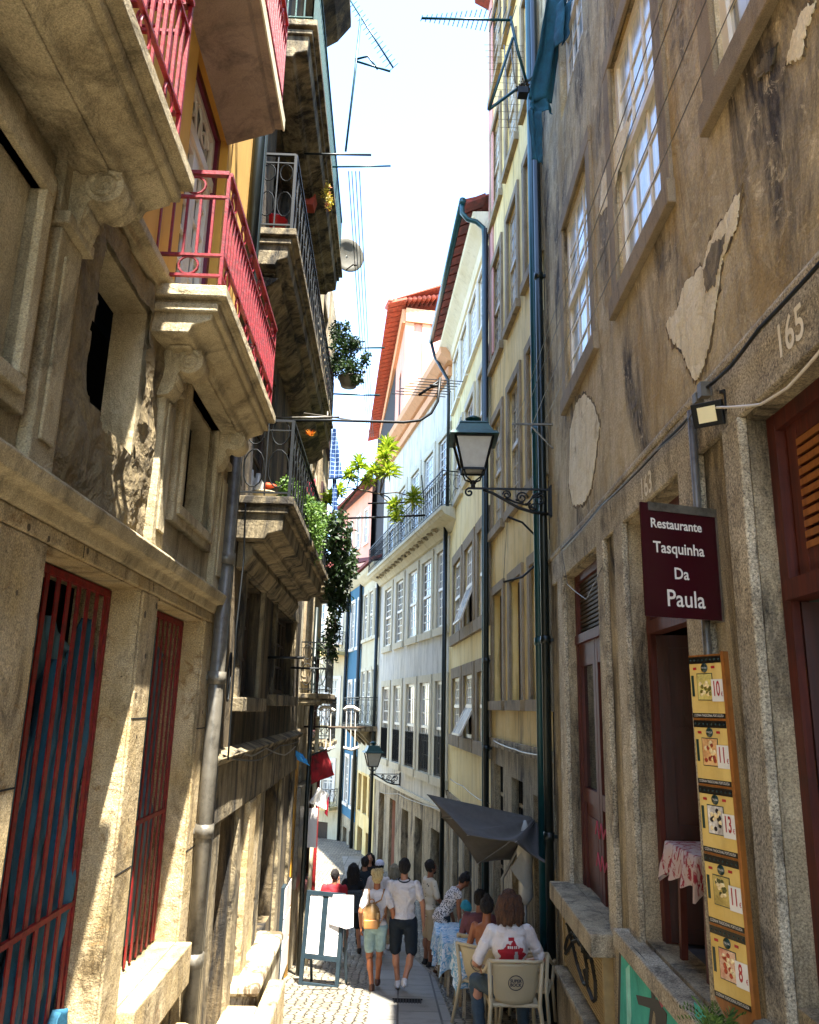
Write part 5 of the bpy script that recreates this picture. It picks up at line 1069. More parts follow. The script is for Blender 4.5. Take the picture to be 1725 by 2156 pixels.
for i in range(2):
    for j in range(3):
        x0 = t_+.01+i*(Wb-.1)*.56; y0 = .41+j*.285; s_ = MB(); plate(s_, x0, x0+(Wb-.12)*.40, y0, y0+.275, .006, .009, Q); p_ = s_.build('menu_sheet', m_paper, SB)
        m = MB()
        for r_ in range(11): plate(m, x0+.02, x0+.02+rnd.uniform(.05,.12), y0+.02+r_*.022, y0+.024+r_*.022, .010, .0105, Q)
        m.build('print', plain('faint_print', '7d706c', .6), p_)
m = MB(); back = lambda x, y: base0 + ax*x - an*.0 + V((0,0,0)) + (V((0,0,1)) + an*.2*-1*-1).normalized()*y
for x0 in (.03, Wb-.03): m.bar(Q(x0, Hb-.03, -.03), base0+ax*x0-an*.42+V((0,0,-.12)), .04, .03)
m.build('rear_leg', m_bframe, SB)
PS = thing('paper_notice', 'white handwritten price notice clipped to the corner of the menu stand', 'notice', tuple(Q(Wb-.1, Hb, .03)))
pa = MB(); cn = [Q(Wb*.70,Hb-.02,.03),Q(Wb*1.24,Hb+.0,.05),Q(Wb*1.30,Hb-.42,.07),Q(Wb*1.12,Hb-.46,.06),Q(Wb*.66,Hb-.42,.035)]
pa.prism(cn, -an*.004); pa.build('sheet', m_paper, PS)
for k, (s_, sz) in enumerate((('MENU DIA',.055),('COUVERT',.04),('PRATO DIA',.042),('SOBREMESA',.038),('BEBIDA',.038),('9 EUROS',.058))):
    textmesh(s_, sz, lambda x_, y_: Q(Wb*.98+x_*.8, Hb-.075-k*.062+y_, .085), m_ink, PS, 'handwriting')
WB = thing('wall_menu', 'tall glazed menu case with yellow frame on the left wall beside the stand', 'menu case', tuple(FL.pt(13.3, -3, .05)))
m = MB(); m.bw(FL, 12.9, 13.9, -2.35, -1.0, .0, .05); m.build('case', m_bframe, WB)
for k in range(3): MB().bw(FL, 12.96, 13.84, -2.3+k*.43, -1.9+k*.43, .052, .058).build('menu_sheet', m_paper, WB)
WC_ = thing('meter_cabinet', 'grey metal cabinet with a white paper taped on it on the left wall', 'cabinet', tuple(FL.pt(14.2, -1.2, .05)))
m = MB(); m.bw(FL, 13.95, 15.2, -1.25, .35, .0, .12); m.build('cabinet', m_pipe_grey, WC_, bevel=.01)
m = MB(); m.bw(FL, 14.9, 14.98, -.75, -.1, .0, .34); m.build('paper_sheet', m_paper, WC_)
for u_, z0, z1, mt, lb in ((15.4,-3.5,1.5,m_white,'white painted drainpipe on the narrow left houses'),(16.2,-3.5,1.0,m_redbar,'dark red painted post at the corner where the lane opens left'),(14.0,-3.0,3.4,m_pipe_dark,'thin dark pipe next to the flaking whitewashed strip')):
    tag(MB().tube([FL.pt(u_,z0,.22), FL.pt(u_,z1,.22)], .04, 8).build('wall_pipe', mt, None), lb, 'pipe')
# ================================================================== UMBRELLA, TABLES, CHAIRS
m_canv = plain('charcoal_canvas', '55504a', .85, 0, .22, 3, .5, dirt='4a463e'); m_alu = plain('aluminium_pole', '8a8c8c', .4, .7, .1)
UM = thing('parasol', 'large tilted charcoal parasol over the restaurant tables', 'parasol', (1.35, 12.0, gz(12)))
apx = at(1128, 1722, 11.8); rim = [at(899,1672,11.5), at(984,1757,10.5), at(1085,1772,9.9), at(1168,1828,10.4), at(1172,1850,12.2), at(1084,1810,13.4), at(1005,1818,13.0), at(930,1720,12.6)]
m = MB(); nr_ = 10
for i in range(8):
    a, b = rim[i], rim[(i+1)%8]; ctr = sum(rim, V((0,0,0)))/8
    for j in range(nr_):
        r0, r1 = j/nr_, (j+1)/nr_; row0 = []; row1 = []
        for k in range(7):
            s_ = k/6; e_ = a.lerp(b, s_); e_ = e_ + (ctr-e_)*.10*math.sin(PI*s_)
            for rr, row in ((r0,row0),(r1,row1)):
                p_ = apx.lerp(e_, rr); p_ = p_ - V((0,0,.16*math.sin(PI*rr)*math.sin(PI*s_)*.6)); row.append(p_)
        m.add(row0+row1, [(k, k+1, 7+k+1, 7+k) for k in range(6)], True)
cn_ = m.build('canopy', m_canv, UM); b_ = bmesh.new(); b_.from_mesh(cn_.data); bmesh.ops.remove_doubles(b_, verts=b_.verts, dist=1e-4); b_.to_mesh(cn_.data); b_.free(); sm = cn_.modifiers.new('t','SOLIDIFY'); sm.thickness = .006
for r_ in rim: MB().tube([apx-V((0,0,.03)), (apx+r_)/2-V((0,0,.05)), r_-V((0,0,.01))], .008, 5).build('rib', m_alu, UM)
bs_ = V((1.42, 12.0, gz(12))); m = MB(); m.tube([apx-V((0,0,.02)), at(1090,1790,11.9), at(1058,1850,11.9), V((at(1058,1950,11.9).x, 11.9, gz(11.9)))], .022, 8); m.build('pole', m_alu, UM)
MB().lathe(V((at(1058,1950,11.9).x, 11.9, gz(11.9))), [(.25,0),(.25,.05),(.06,.08),(.04,.3)], 18).build('base', m_iron, UM)
fp = at(1100, 1800, 11.2); FP = thing('folded_parasol', 'closed white and grey parasol leaning against the right wall under the charcoal one', 'parasol', tuple(fp))
m = MB(); m.lathe(at(1108,1905,11.3), [(.03,0),(.10,.1),(.09,.45),(.12,.65),(.05,.95),(.015,1.05)], 12); m.prism([at(1075,1830,11.2),at(1098,1795,11.2),at(1108,1796,11.2),at(1104,1868,11.2)], V((0,.03,0))); m.build('folded_canopy', m_frost, FP)
m = MB(); m.tube([V((at(1108,1905,11.3).x, 11.3, gz(11.3))), at(1104,1790,11.3)], .018, 7); m.build('pole', m_alu, FP)
def tbl(x, y, label, w=.75, d=.75, h=.74):
    T = thing('cafe_table', label, 'table', (x, y, gz(y)), 'outdoor restaurant tables'); z = gz(y)
    m = MB().box((x,y,z+h-.015),(w,d,.03)); m.build('tabletop', m_paint_w2, T)
    for sx in (-1,1):
        for sy in (-1,1): MB().bar((x+sx*(w/2-.05),y+sy*(d/2-.05),z-.03),(x+sx*(w/2-.07),y+sy*(d/2-.07),z+h-.03),.035).build('leg', m_paint_w2, T)
    return T
t = NT('blue_white_patterned_cloth'); n_ = t.noise(t.pos(), 9, 5, .7, 2.5); c = t.ramp(n_, .47, .53, C('d9dee0'), C('5f9dbf')); n2 = t.noise(t.pos(), 5, 3); c = t.mix(t.ramp(n2, .5, .62), c, C('b8d0da')); m_tcloth = t.fin(c, .8)
def tcloth(x, y, label, w=.8, d=.8, h=.745, drop=.32, seed=0, mat=None, grp='patterned tablecloths on the outdoor tables'):
    m = MB(); z = gz(y)+h; n = 40; rows = []; per = []
    for i in range(n*4):
        s_ = i/n; k = int(s_); f = s_-k; P_ = [(-1,-1),(1,-1),(1,1),(-1,1),(-1,-1)]; a, b = P_[k], P_[k+1]; per.append((a[0]+(b[0]-a[0])*f, a[1]+(b[1]-a[1])*f))
    vs = [V((x,y,z+.004))]
    for q, (o_, dz) in enumerate(((.98,.004),(1,0),(1.03,-.3),(1.06,-.65),(1.09,-1))):
        for i, (px_, py_) in enumerate(per):
            wv = (0 if q < 2 else .05*(q-1)*.5*math.sin(i*.5+seed)+.03*noise.noise(V((i*.2,q,seed)))); cor = min(abs(px_), abs(py_))**6
            vs.append(V((x+px_*w/2*(o_+wv), y+py_*d/2*(o_+wv), z+dz*drop*(1+.35*cor)+(.02*math.sin(i*.5) if q==4 else 0))) if q > 1 else V((x+px_*w/2*o_, y+py_*d/2*o_, z+dz)))
    N = n*4; fs = [(0, 1+i, 1+(i+1)%N) for i in range(N)]
    for q in range(4): fs += [(1+q*N+i, 1+q*N+(i+1)%N, 1+(q+1)*N+(i+1)%N, 1+(q+1)*N+i) for i in range(N)]
    m.add(vs, fs, True); return tag(m.build('tablecloth', mat or m_tcloth, None), label, 'tablecloth', grp)
for i, (x, y, l1, l2) in enumerate(((1.12,10.9,'cafe table nearest the man on the plastic chair','blue and white cloth over the table beside the bare backed woman'),(1.02,12.6,'second cafe table in front of the mauve shirted man','blue and white cloth on the second table before the mauve shirted man'),(.98,13.9,'furthest cafe table where the standing woman leans','blue and white cloth on the furthest table under the leaning woman'))):
    tbl(x, y, l1); tcloth(x, y, l2, seed=i*2)
# indoor table with red white cloth
ti = at(1440, 1790, 5.7); zt_ = ti.z
def intable():
    x, y = ti.x+.36, 5.75; T = thing('indoor_table', 'small dark wooden table inside the right doorway', 'table', (x,y,.04))
    MB().box((x,y,zt_-.02),(.7,.6,.03)).build('tabletop', m_wood, T)
    for sx in (-1,1):
        for sy in (-1,1): MB().bar((x+sx*.3,y+sy*.25,.04),(x+sx*.28,y+sy*.24,zt_-.03),.045).build('leg', m_wood2, T)
    t = NT('red_white_cloth'); n_ = t.noise(t.pos((1,1,.5)), 12, 4, .6, 2); c = t.ramp(n_, .43, .47, C('8c2030'), C('b8a49c')); mt = t.fin(c, .8)
    g0 = gz(y); tcloth(x, y, 'red and white patterned tablecloth on the table inside the doorway', .74, .64, zt_-g0, .2, 3, mt, None)
intable()
m_resin = plain('beige_resin', 'b5a684', .45, 0, .06, 3)
def chair(loc, rz, label):
    T = thing('resin_chair', label, 'chair', loc, 'beige resin armchairs'); o = V(loc); R = Matrix.Rotation(rz, 3, 'Z'); P = lambda x, y, z: o + R @ V((x,y,z))
    def hx(m, c, s_): m.box(P(*c), s_, R)
    m = MB(); hx(m, (0,.0,.44), (.46,.44,.035)); hx(m, (0,.21,.425), (.46,.03,.05)); m.build('seat', m_resin, T, bevel=.012)
    m = MB(); nu, nv = 12, 12; vs = []
    for q in (0, 1):
        for j in range(nv+1):
            for i in range(nu+1):
                s_ = i/nu*2-1; t_ = j/nv; wd = .20+.03*t_; cz = .47+t_*.37; y_ = -.21-.10*t_+.05*s_*s_*(1-.2*t_)-(.022 if q else 0)
                if t_ < .12: wd *= .93
                vs.append(P(s_*wd, y_, cz-(.02*(1-s_*s_) if j == 0 else 0)))
    k = nu+1; N = k*(nv+1); fs = [(j*k+i,j*k+i+1,(j+1)*k+i+1,(j+1)*k+i) for j in range(nv) for i in range(nu)]; fs += [tuple(N+a for a in f[::-1]) for f in fs]
    for i in range(nu): fs += [(i+1,i,N+i,N+i+1),(nv*k+i,nv*k+i+1,N+nv*k+i+1,N+nv*k+i)]
    for j in range(nv): fs += [(j*k,(j+1)*k,N+(j+1)*k,N+j*k),((j+1)*k+nu,j*k+nu,N+j*k+nu,N+(j+1)*k+nu)]
    m.add(vs, fs, True); br_ = m.build('backrest', m_resin, T)
    m = MB(); m.ring(P(0,-.298,.665), .072, .004, R @ V((1,0,0)), R @ V((0,-.26,1)).normalized(), n=28); m.build('logo_ring', m_ink, br_)
    for s_, z_ in (('SUPER',.683),('BOCK',.645)): textmesh(s_, .042, lambda x_, y_: P(x_*.95, -.289-(z_-.665+y_)*.27-.0, z_+y_)+(R@V((0,-.010,0))), m_ink, br_, 'lettering', 'CENTER', .0015)
    m = MB(); m.tube([P(-.26,-.30,.86), P(-.2,-.335,.865), P(0,-.345,.87), P(.2,-.335,.865), P(.26,-.30,.86)], .017, 8); m.build('top_rail', m_resin, T)
    for s_ in (-1, 1):
        m = MB(); m.tube([P(s_*.26,-.30,.86), P(s_*.285,-.2,.76), P(s_*.285,.0,.68), P(s_*.28,.2,.66), P(s_*.27,.24,.63)], .02, 8); m.build('armrest', m_resin, T)
        m = MB(); m.tube([P(s_*.27,.24,.63), P(s_*.245,.235,.42), P(s_*.27,.28,0)], .02, 8); m.build('leg', m_resin, T)
        m = MB(); m.tube([P(s_*.262,-.30,.86), P(s_*.24,-.25,.46), P(s_*.29,-.36,0)], .021, 8); m.build('leg', m_resin, T)
        m = MB(); m.tube([P(s_*.24,-.23,.42), P(s_*.24,.235,.42)], .016, 6); m.build('side_rail', m_resin, T)
    return T
CHX, CHY = at(1078, 2050, 8.85).x, 8.85
ch = chair((CHX, CHY, gz(CHY)+.03), 0.0, 'beige resin chair with round logo on its back under the long haired man')
for x, y, rz, lb in ((1.50,10.05,-.3,'beige resin chair tucked between the long haired man and the wall'),(at(1030,2000,10.3).x,10.35,-.6,'beige resin chair under the bare backed woman'),(at(1000,1950,11.9).x+.12,11.75,-.5,'beige resin chair under the mauve shirted man'),(1.3,14.7,PI,'beige resin chair at the far end of the tables by the wall')):
    dup(ch, (x, y, gz(y)+.01), rz, lb)
FE = thing('fern', 'feathery green fern growing at the foot of the right wall in the corner', 'plant', tuple(at(1510,2140,4.0))); m = MB(); c = at(1515,2190,4.0)
for k in range(26):
    a = rnd.uniform(0,2*PI); l = rnd.uniform(.16,.30); d = V((math.cos(a)*.7, math.sin(a)*.7, rnd.uniform(.6,1.4))).normalized(); pts = [c+d*l*t_-V((0,0,.12*t_*t_)) for t_ in [i/10 for i in range(11)]]
    s_ = d.cross(V((0,0,1))).normalized()
    for i in range(2,11):
        for sg in (-1,1):
            q = pts[i]; e_ = s_*sg*.045*(1-i/12)+d*.02; m.add([q, q+e_*.5+V((0,0,.006)), q+e_, q+e_*.5-V((0,0,.006))], [(0,1,2,3)])
m.build('fronds', m_leaf, FE)
# ================================================================== PEOPLE
from mathutils.bvhtree import BVHTree
m_skin = plain('skin', 'b07a5c', .5, 0, .08, 6); m_skin_t = plain('tanned_skin', '9c5f3c', .5, 0, .08, 6); m_skin_d = plain('olive_skin', '8a5a40', .5, 0, .08, 6)
def hairmat(n, a, b): 
    t = NT(n); c = t.ramp(t.noise(t.pos((60,60,9)), 1, 4, .7, .6), .35, .65, C(a), C(b)); return t.fin(c, .7, 0, t.bump(t.noise(t.pos((70,70,14)),1,4,.8,.5), 1.0, .03))
m_hblond = hairmat('blond_hair','a8884c','dcc690'); m_hdark = hairmat('black_hair','0c0a09','251d18'); m_hbrown = hairmat('brown_hair','2c1a10','6b4428'); m_hgrey = hairmat('ash_hair','7c725c','b0a488')
m_tee = wallmat('white_cotton', 'd9d2cc', 'cfc6c0', 'b5aba6', .55, .8, 1, 4, .03, 120, .25, .7); m_navy = plain('navy_denim', '0d1a24', .85, 0, .25, 20, .2); m_ldenim = plain('light_denim', '8fa8a4', .85, 0, .2, 14, .2); m_jeans = plain('blue_jeans', '34444e', .85, 0, .3, 10, .2)
m_beige = plain('beige_cotton', 'b09a78', .85, 0, .12, 9); m_redsh = plain('red_cotton', '9c1420', .8, 0, .15, 9); m_blacksh = plain('black_cotton', '14161a', .85, 0, .3, 9); m_mauve = plain('mauve_cotton', '70454c', .85, 0, .15, 9); m_teal2 = plain('teal_cotton', '2a8a98', .8, 0, .15, 9)
m_shoe_w = plain('white_trainer', 'cdc8c4', .6, 0, .1); m_shoe_b = plain('brown_shoe', '4a2c1c', .6, 0, .2); m_shoe_k = plain('black_shoe', '15120f', .6, 0, .2); m_cap = plain('pale_cap', 'c5c8d8', .8, 0, .1)
def patmat(name, a, b, s_, th=.5):
    t = NT(name); v = t.n('ShaderNodeTexVoronoi', i_Scale=s_); t.l(t.pos(), v.inputs[0]); n_ = t.noise(t.pos(), s_*1.2, 2)
    return t.fin(t.ramp(t.math('ADD', v.outputs['Distance'], t.math('MULTIPLY', n_, .3)), th, th+.04, C(a), C(b)), .8)
m_leop = patmat('black_white_dot_print', '101010', 'd5ccc4', 42, .56); m_print = patmat('cream_shirt_with_small_dark_print', '33332a', 'd0c6b0', 15, .33); m_bluep = patmat('blue_white_print', '6a93b5', 'd8dde0', 24, .5)
def cap(m, a, b, ra, rb, n=14):
    a, b = V(a), V(b); m.ell(a, (ra,)*3, n, 8); m.ell(b, (rb,)*3, n, 8); m.tube([a, b], [ra, rb], n)
def remesh(mb, name, mat, parent, vox, sm=6):
    o = mb.build(name, mat, parent); amp = {'hair':.012,'shirt':.010,'shorts':.008,'trousers':.008}.get(name, 0); r = o.modifiers.new('r', 'REMESH'); r.mode = 'VOXEL'; r.voxel_size = vox; r.use_smooth_shade = True
    s_ = o.modifiers.new('s', 'SMOOTH'); s_.iterations = sm; s_.factor = .5
    dg = bpy.context.evaluated_depsgraph_get(); me = bpy.data.meshes.new_from_object(o.evaluated_get(dg)); me.name = name
    if amp:
        ns = [v.normal.copy() for v in me.vertices]
        for v, n_ in zip(me.vertices, ns):
            p = v.co; q = V((p.x*38, p.y*38, p.z*9)) if name == 'hair' else V((p.x*11+p.z*4, p.y*11, p.z*13)); v.co = p + n_*(amp*noise.fractal(q, 1.0, 2.0, 3))
    o.modifiers.clear(); o.data = me; me.materials.clear(); me.materials.append(mat)
    for p in me.polygons: p.use_smooth = True
    return o
def person(x, y, face, H, label, skin=m_skin, shirt=None, sleeve=.5, legs=None, leglen=.5, shoes=m_shoe_b, hair=None, style='short', arms=None, leg=None, bend=0, turn=0, seat=None, vox=.013, z=None, head_tilt=0, female=False, girth=1.0, eyes=False, shirtlen=0, beard=None):
    s = H/1.75; loc = V((x, y, gz(y) if z is None else z)); T = thing('person', label, 'person', tuple(loc)); Rz = Matrix.Rotation(face, 3, 'Z')
    hipz = .93 if seat is None else seat/s+.09
    HP = V((0,0,hipz)); Rb = Matrix.Rotation(-bend, 3, 'X')
    W = lambda p: loc + Rz @ (V(p)*s)
    U = lambda p: W(HP + Rb @ (V(p)-V((0,0,.93))))         # upper body points given as if standing upright
    g = girth; sw = (.160 if female else .178)*g
    arms = arms or [((.27,-.02,1.14),(.29,.04,.88)), ((-.27,-.02,1.14),(-.29,.04,.88))]
    leg = leg or [((.10,.0,.49),(.10,-.02,.09)), ((-.10,.0,.49),(-.10,-.02,.09))]
    S = {1: U((sw,0,1.41)), -1: U((-sw,0,1.41))}; A = {1: [U(p) for p in arms[0]], -1: [U(p) for p in arms[1]]}
    Hh = {1: W((.095*g,0,hipz-.03)), -1: W((-.095*g,0,hipz-.03))}; K = {1: [W(p) for p in leg[0]], -1: [W(p) for p in leg[1]]}
    m = MB(); R3 = Rz @ Rb
    def el(m_, c, r, R=R3): m_.ell(c, V(r)*s, 16, 10, R)
    def torso(m_, e):
        el(m_, U((0,0,.95)), ((.165 if female else .155)*g+e, .115*g+e, .13+e)); el(m_, U((0,.0,1.10)), ((.125 if female else .14)*g+e, .095*g+e, .16+e)); el(m_, U((0,.0,1.28)), ((.15 if female else .172)*g+e, .11*g+e, .17+e)); el(m_, U((0,-.01,1.385)), (sw*.92+e, .085+e, .085+e))
    torso(m, 0)
    for k in (1,-1):
        cap(m, S[k], A[k][0], .052*s, .041*s); cap(m, A[k][0], A[k][1], .041*s, .028*s); cap(m, Hh[k], K[k][0], .085*s*g, .058*s); 
        cf = K[k][0].lerp(K[k][1], .3); dirb = Rz @ V((0,-.02,0)); cap(m, K[k][0], K[k][1], .052*s, .036*s); m.ell(cf+dirb, V((.056,.058,.11))*s, 12, 8, Rz)
        d = (A[k][1]-A[k][0]).normalized(); sd_ = (Rz @ V((1,0,0))); fwd = d.cross(sd_).normalized() if abs(d.dot(sd_)) < .9 else Rz @ V((0,1,0)); w_ = A[k][1]; pal = w_+d*.055*s
        m.ell(pal, V((.022,.04,.05))*s, 10, 8, Matrix((sd_, fwd, d)).transposed() if abs(d.dot(sd_)) < .9 else Rz)
        for q in range(4):
            b0 = pal+fwd*(-.028+.019*q)*s+d*.035*s; l = (.06,.072,.07,.055)[q]*s; b1 = b0+d*l*.6-sd_*k*.006*s; cap(m, b0, b1, .0095*s, .0085*s, 8); cap(m, b1, b1+d*l*.4-sd_*k*.02*s, .0085*s, .007*s, 8)
        b0 = pal+fwd*.03*s-d*.01*s; cap(m, b0, b0+fwd*.025*s+d*.03*s, .011*s, .009*s, 8); cap(m, b0+fwd*.025*s+d*.03*s, b0+fwd*.03*s+d*.055*s, .009*s, .008*s, 8)
        ft = Rz @ V((0,1,0)); an_ = K[k][1]; m.ell(an_+ft*.06*s-V((0,0,.05*s)), V((.038,.11,.03))*s, 12, 8, Rz); cap(m, an_, an_-V((0,0,.04*s)), .036*s, .036*s)
    Rh = Rz @ Rb @ Matrix.Rotation(head_tilt, 3, 'X') @ Matrix.Rotation(turn, 3, 'Z'); nb = U((0,-.005,1.44)); hc = U((0,.02,1.645)); cap(m, nb, hc-V((0,0,.05*s)), .058*s, .052*s)
    hp = lambda p: hc + Rh @ (V(p)*s)
    m.ell(hc, V((.076,.094,.112))*s, 18, 14, Rh); m.ell(hp((0,.03,-.05)), V((.058,.06,.065))*s, 14, 10, Rh); cap(m, hp((0,.09,.01)), hp((0,.105,-.025)), .011*s, .016*s, 8)
    for k in (1,-1): m.ell(hp((k*.078,-.005,-.01)), V((.012,.02,.032))*s, 8, 6, Rh); m.ell(hp((k*.03,.078,.025)), V((.024,.014,.01))*s, 8, 6, Rh)
    m.ell(hp((0,.088,-.058)), V((.026,.012,.011))*s, 8, 6, Rh)
    body = remesh(m, 'body', skin, T, vox*.72, 3)
    if shirt:
        m = MB(); torso(m, .016)
        if shirtlen: el(m, U((0,0,.88)), (.175*g, .13*g, .12))
        for k in (1,-1):
            if sleeve > 0: e_ = S[k].lerp(A[k][0], min(1, sleeve*1.6)); cap(m, S[k], e_, .060*s, .056*s)
            if sleeve > .7: cap(m, A[k][0], A[k][0].lerp(A[k][1], .85), .058*s, .045*s)
        sh_ = remesh(m, 'shirt', shirt, T, vox, 4)
    else: sh_ = None
    if legs:
        m = MB(); m.ell(W((0,0,hipz-.01)), V((.185*g,.14*g,.11))*s, 16, 10, Rz)
        for k in (1,-1):
            e1 = Hh[k].lerp(K[k][0], min(1, leglen*2)); cap(m, Hh[k], e1, .104*s*g, .088*s*(1 if leglen<.6 else .85))
            if leglen > .5: e2 = K[k][0].lerp(K[k][1], min(1, leglen*2-1)); cap(m, K[k][0], e2, .072*s, .062*s)
        remesh(m, 'trousers' if leglen > .6 else 'shorts', legs, T, vox, 4)
    for k in (1,-1):
        m = MB(); an_ = K[k][1]; ft = Rz @ V((0,1,0)); m.ell(an_+ft*.05*s-V((0,0,.045*s)), V((.05,.135,.045))*s, 14, 10, Rz); m.ell(an_-V((0,0,.01*s)), V((.048,.055,.055))*s, 12, 8, Rz); remesh(m, 'shoe', shoes, T, .011, 3)
    if hair:
        m = MB()
        m.ell(hp((0,-.02,.022)), V((.09,.098,.112))*s, 16, 12, Rh)
        if style == 'short': m.ell(hp((0,-.045,-.02)), V((.078,.06,.07))*s, 14, 10, Rh); m.ell(hp((0,.045,.075)), V((.065,.045,.035))*s, 12, 8, Rh)
        if style == 'bun':
            m.ell(hp((0,-.05,-.03)), V((.075,.055,.06))*s, 12, 8, Rh)
            for k in range(16): m.ell(hp((rnd.uniform(-.07,.07),-.075+rnd.uniform(-.03,.04),.06+rnd.uniform(-.06,.06))), V((.04,.04,.036))*s, 10, 6, Rh)
        if style == 'curly':
            for k in range(34):
                a = rnd.uniform(0,2*PI); e_ = rnd.uniform(-.1,1.4); m.ell(hp((.082*math.cos(a)*math.cos(e_), -.025+.085*math.sin(a)*math.cos(e_)*(1 if math.sin(a)<0 else .75), .02+.1*math.sin(e_))), V((.026,)*3)*s, 8, 6, Rh)
        if style == 'top': m.ell(hp((0,-.04,.125)), V((.045,.045,.04))*s, 12, 8, Rh); m.ell(hp((0,-.05,-.02)), V((.07,.05,.06))*s, 12, 8, Rh)
        if style in ('long', 'bob'):
            L_ = .30 if style == 'long' else .20
            for k in range(15):
                a = PI*(1.0+k/14.0); bx_ = .088*math.cos(a); by = -.02+.088*math.sin(a); p0 = hp((bx_,by,.05)); p1 = hp((bx_*1.22,by*1.1-.01,-.09)); p2 = p1+V((rnd.uniform(-.015,.015),0,0))-V((0,0,(L_-.12+rnd.uniform(-.03,.02))*s)); cap(m, p0, p1, .03*s, .036*s, 8); cap(m, p1, p2, .036*s, .02*s, 8)
            m.ell(hp((0,-.06,-.06)), V((.09,.06,.10))*s, 12, 8, Rh)
        if style == 'cap':
            m.ell(hp((0,-.05,-.05)), V((.07,.05,.07))*s, 12, 8, Rh)
        remesh(m, 'hair', hair, T, .0085*max(1,vox/.013), 2)
        if style == 'cap':
            m = MB(); m.ell(hp((0,-.01,.055)), V((.096,.106,.085))*s, 16, 10, Rh); m.ell(hp((0,.10,.03)), V((.07,.07,.012))*s, 12, 6, Rh); remesh(m, 'cap', m_cap, T, .010, 2)
    if beard: m = MB(); m.ell(hp((0,.045,-.085)), V((.052,.052,.04))*s, 12, 8, Rh); remesh(m, 'beard', beard, T, .009, 2)
    if eyes:
        for k in (1,-1): MB().ell(hp((k*.03,.088,.012)), V((.011,.007,.008))*s, 8, 6, Rh).build('eye', m_ink, T)
    T['_x'] = 0; del T['_x']
    return T, sh_, hp, U, W
# the couple walking away
wx = at(790, 2000, 12.7).x; mx = at(848, 2000, 12.75).x
T, sh_, hp, U, W = person(wx, 12.7, 0, 1.60, 'woman with blond updo, white tee and pale denim shorts walking beside the man in white', m_skin_t, m_tee, .45, m_ldenim, .36, m_shoe_b, m_hblond, 'bun', female=True,
   arms=[((.27,-.03,1.15),(.30,.03,.92)), ((-.25,-.06,1.14),(-.24,.03,.90))], leg=[((.07,.05,.50),(.05,.12,.10)), ((-.09,-.02,.49),(-.03,-.16,.10))], vox=.012)
BP = thing('backpack', 'small tan leather backpack with gold flap worn by the blond woman', 'backpack', tuple(U((-.03,-.2,1.1)))); m_tan = plain('tan_leather', 'a8743c', .35, .1, .2, 9); m_gold = plain('gold_leather', 'b08a58', .25, .5, .25, 14)
Rq = Matrix.Rotation(.05, 3, 'Y'); pc = U((-.07,-.19,1.12))
m = MB(); m.ell(pc, (.135,.075,.17), 16, 12); m.box(pc-V((0,0,.05)), (.25,.12,.20)); o = remesh(m, 'bag_body', m_gold, BP, .011, 8)
m = MB(); m.box(pc+V((0,-.075,-.10)), (.21,.05,.12)); remesh(m, 'pocket', m_tan, BP, .010, 6)
m = MB(); m.ring(pc+V((0,.02,.18)), .035, .009, (1,0,0), (0,0,1)); m.tube([pc+V((-.04,.03,.15)), U((-.11,-.12,1.34)), U((-.13,-.03,1.475)), U((-.13,.09,1.40))], .011, 6); m.tube([pc+V((.04,.03,.15)), U((.08,-.12,1.34)), U((.12,-.03,1.475)), U((.13,.09,1.40))], .011, 6); m.tube([pc+V((.12,.02,-.12)), U((.16,-.10,1.15)), U((.17,0,1.2))], .009, 6); m.build('strap', m_tan, BP)
T, sh_, hp, U, W = person(mx, 12.75, 0, 1.76, 'man in white tee and dark navy shorts walking away with one heel lifted', m_skin, m_tee, .42, m_navy, .46, m_shoe_w, m_hdark, 'short',
   arms=[((.285,-.03,1.15),(.30,.05,.90)), ((-.27,-.02,1.15),(-.28,.06,.90))], leg=[((.13,-.06,.50),(.035,-.27,.20)), ((-.11,.04,.50),(-.06,.04,.09))], vox=.012, girth=1.08)
CS = MB(); CS.ring(U((0,-.01,1.475)), .085, .011, (1,0,0), (0,.9,.25), n=22); tag(CS.build('camera_strap', m_blacksh, None), 'black camera strap round the neck of the man in white', 'strap')
# standing man, leaning woman
person(at(905,1900,15.6).x, 15.6, -PI*.38, 1.76, 'bearded man with curly black hair in cream printed shirt and beige shorts standing', m_skin_d, m_print, .55, m_beige, .47, m_shoe_k, m_hdark, 'curly', turn=.0, beard=m_hdark, eyes=True, shirtlen=1,
   arms=[((.25,.05,1.16),(.14,.22,1.02)), ((-.25,-.02,1.14),(-.24,.12,.98))], vox=.013)
T, sh_, hp, U, W = person(at(928,1950,14.4).x, 14.4, -PI*.42, 1.68, 'dark haired woman in spotted sleeveless top and trousers leaning over the far table', m_skin_t, m_leop, .12, m_leop, .98, m_shoe_b, m_hdark, 'top', bend=.62, head_tilt=-.1, female=True, girth=1.05, eyes=True,
   arms=[((.22,.16,1.16),(.2,.35,.98)), ((-.22,.14,1.14),(-.18,.34,.98))], vox=.012)
ap = MB(); Rz_ = Matrix.Rotation(-PI*.42, 3, 'Z'); nu = 14; vs = []
for j in range(11):
    for i in range(nu+1):
        a = -1.75+3.5*i/nu; t_ = j/10; r_ = .185+.02*t_; vs.append(W((r_*math.sin(a)*1.05, r_*math.cos(a)*.80+.02, .97-t_*.52)))
ap.add(vs, [(j*(nu+1)+i,j*(nu+1)+i+1,(j+1)*(nu+1)+i+1,(j+1)*(nu+1)+i) for j in range(10) for i in range(nu)], True); o = ap.build('apron', m_navy, T); sm = o.modifiers.new('t','SOLIDIFY'); sm.thickness = .01
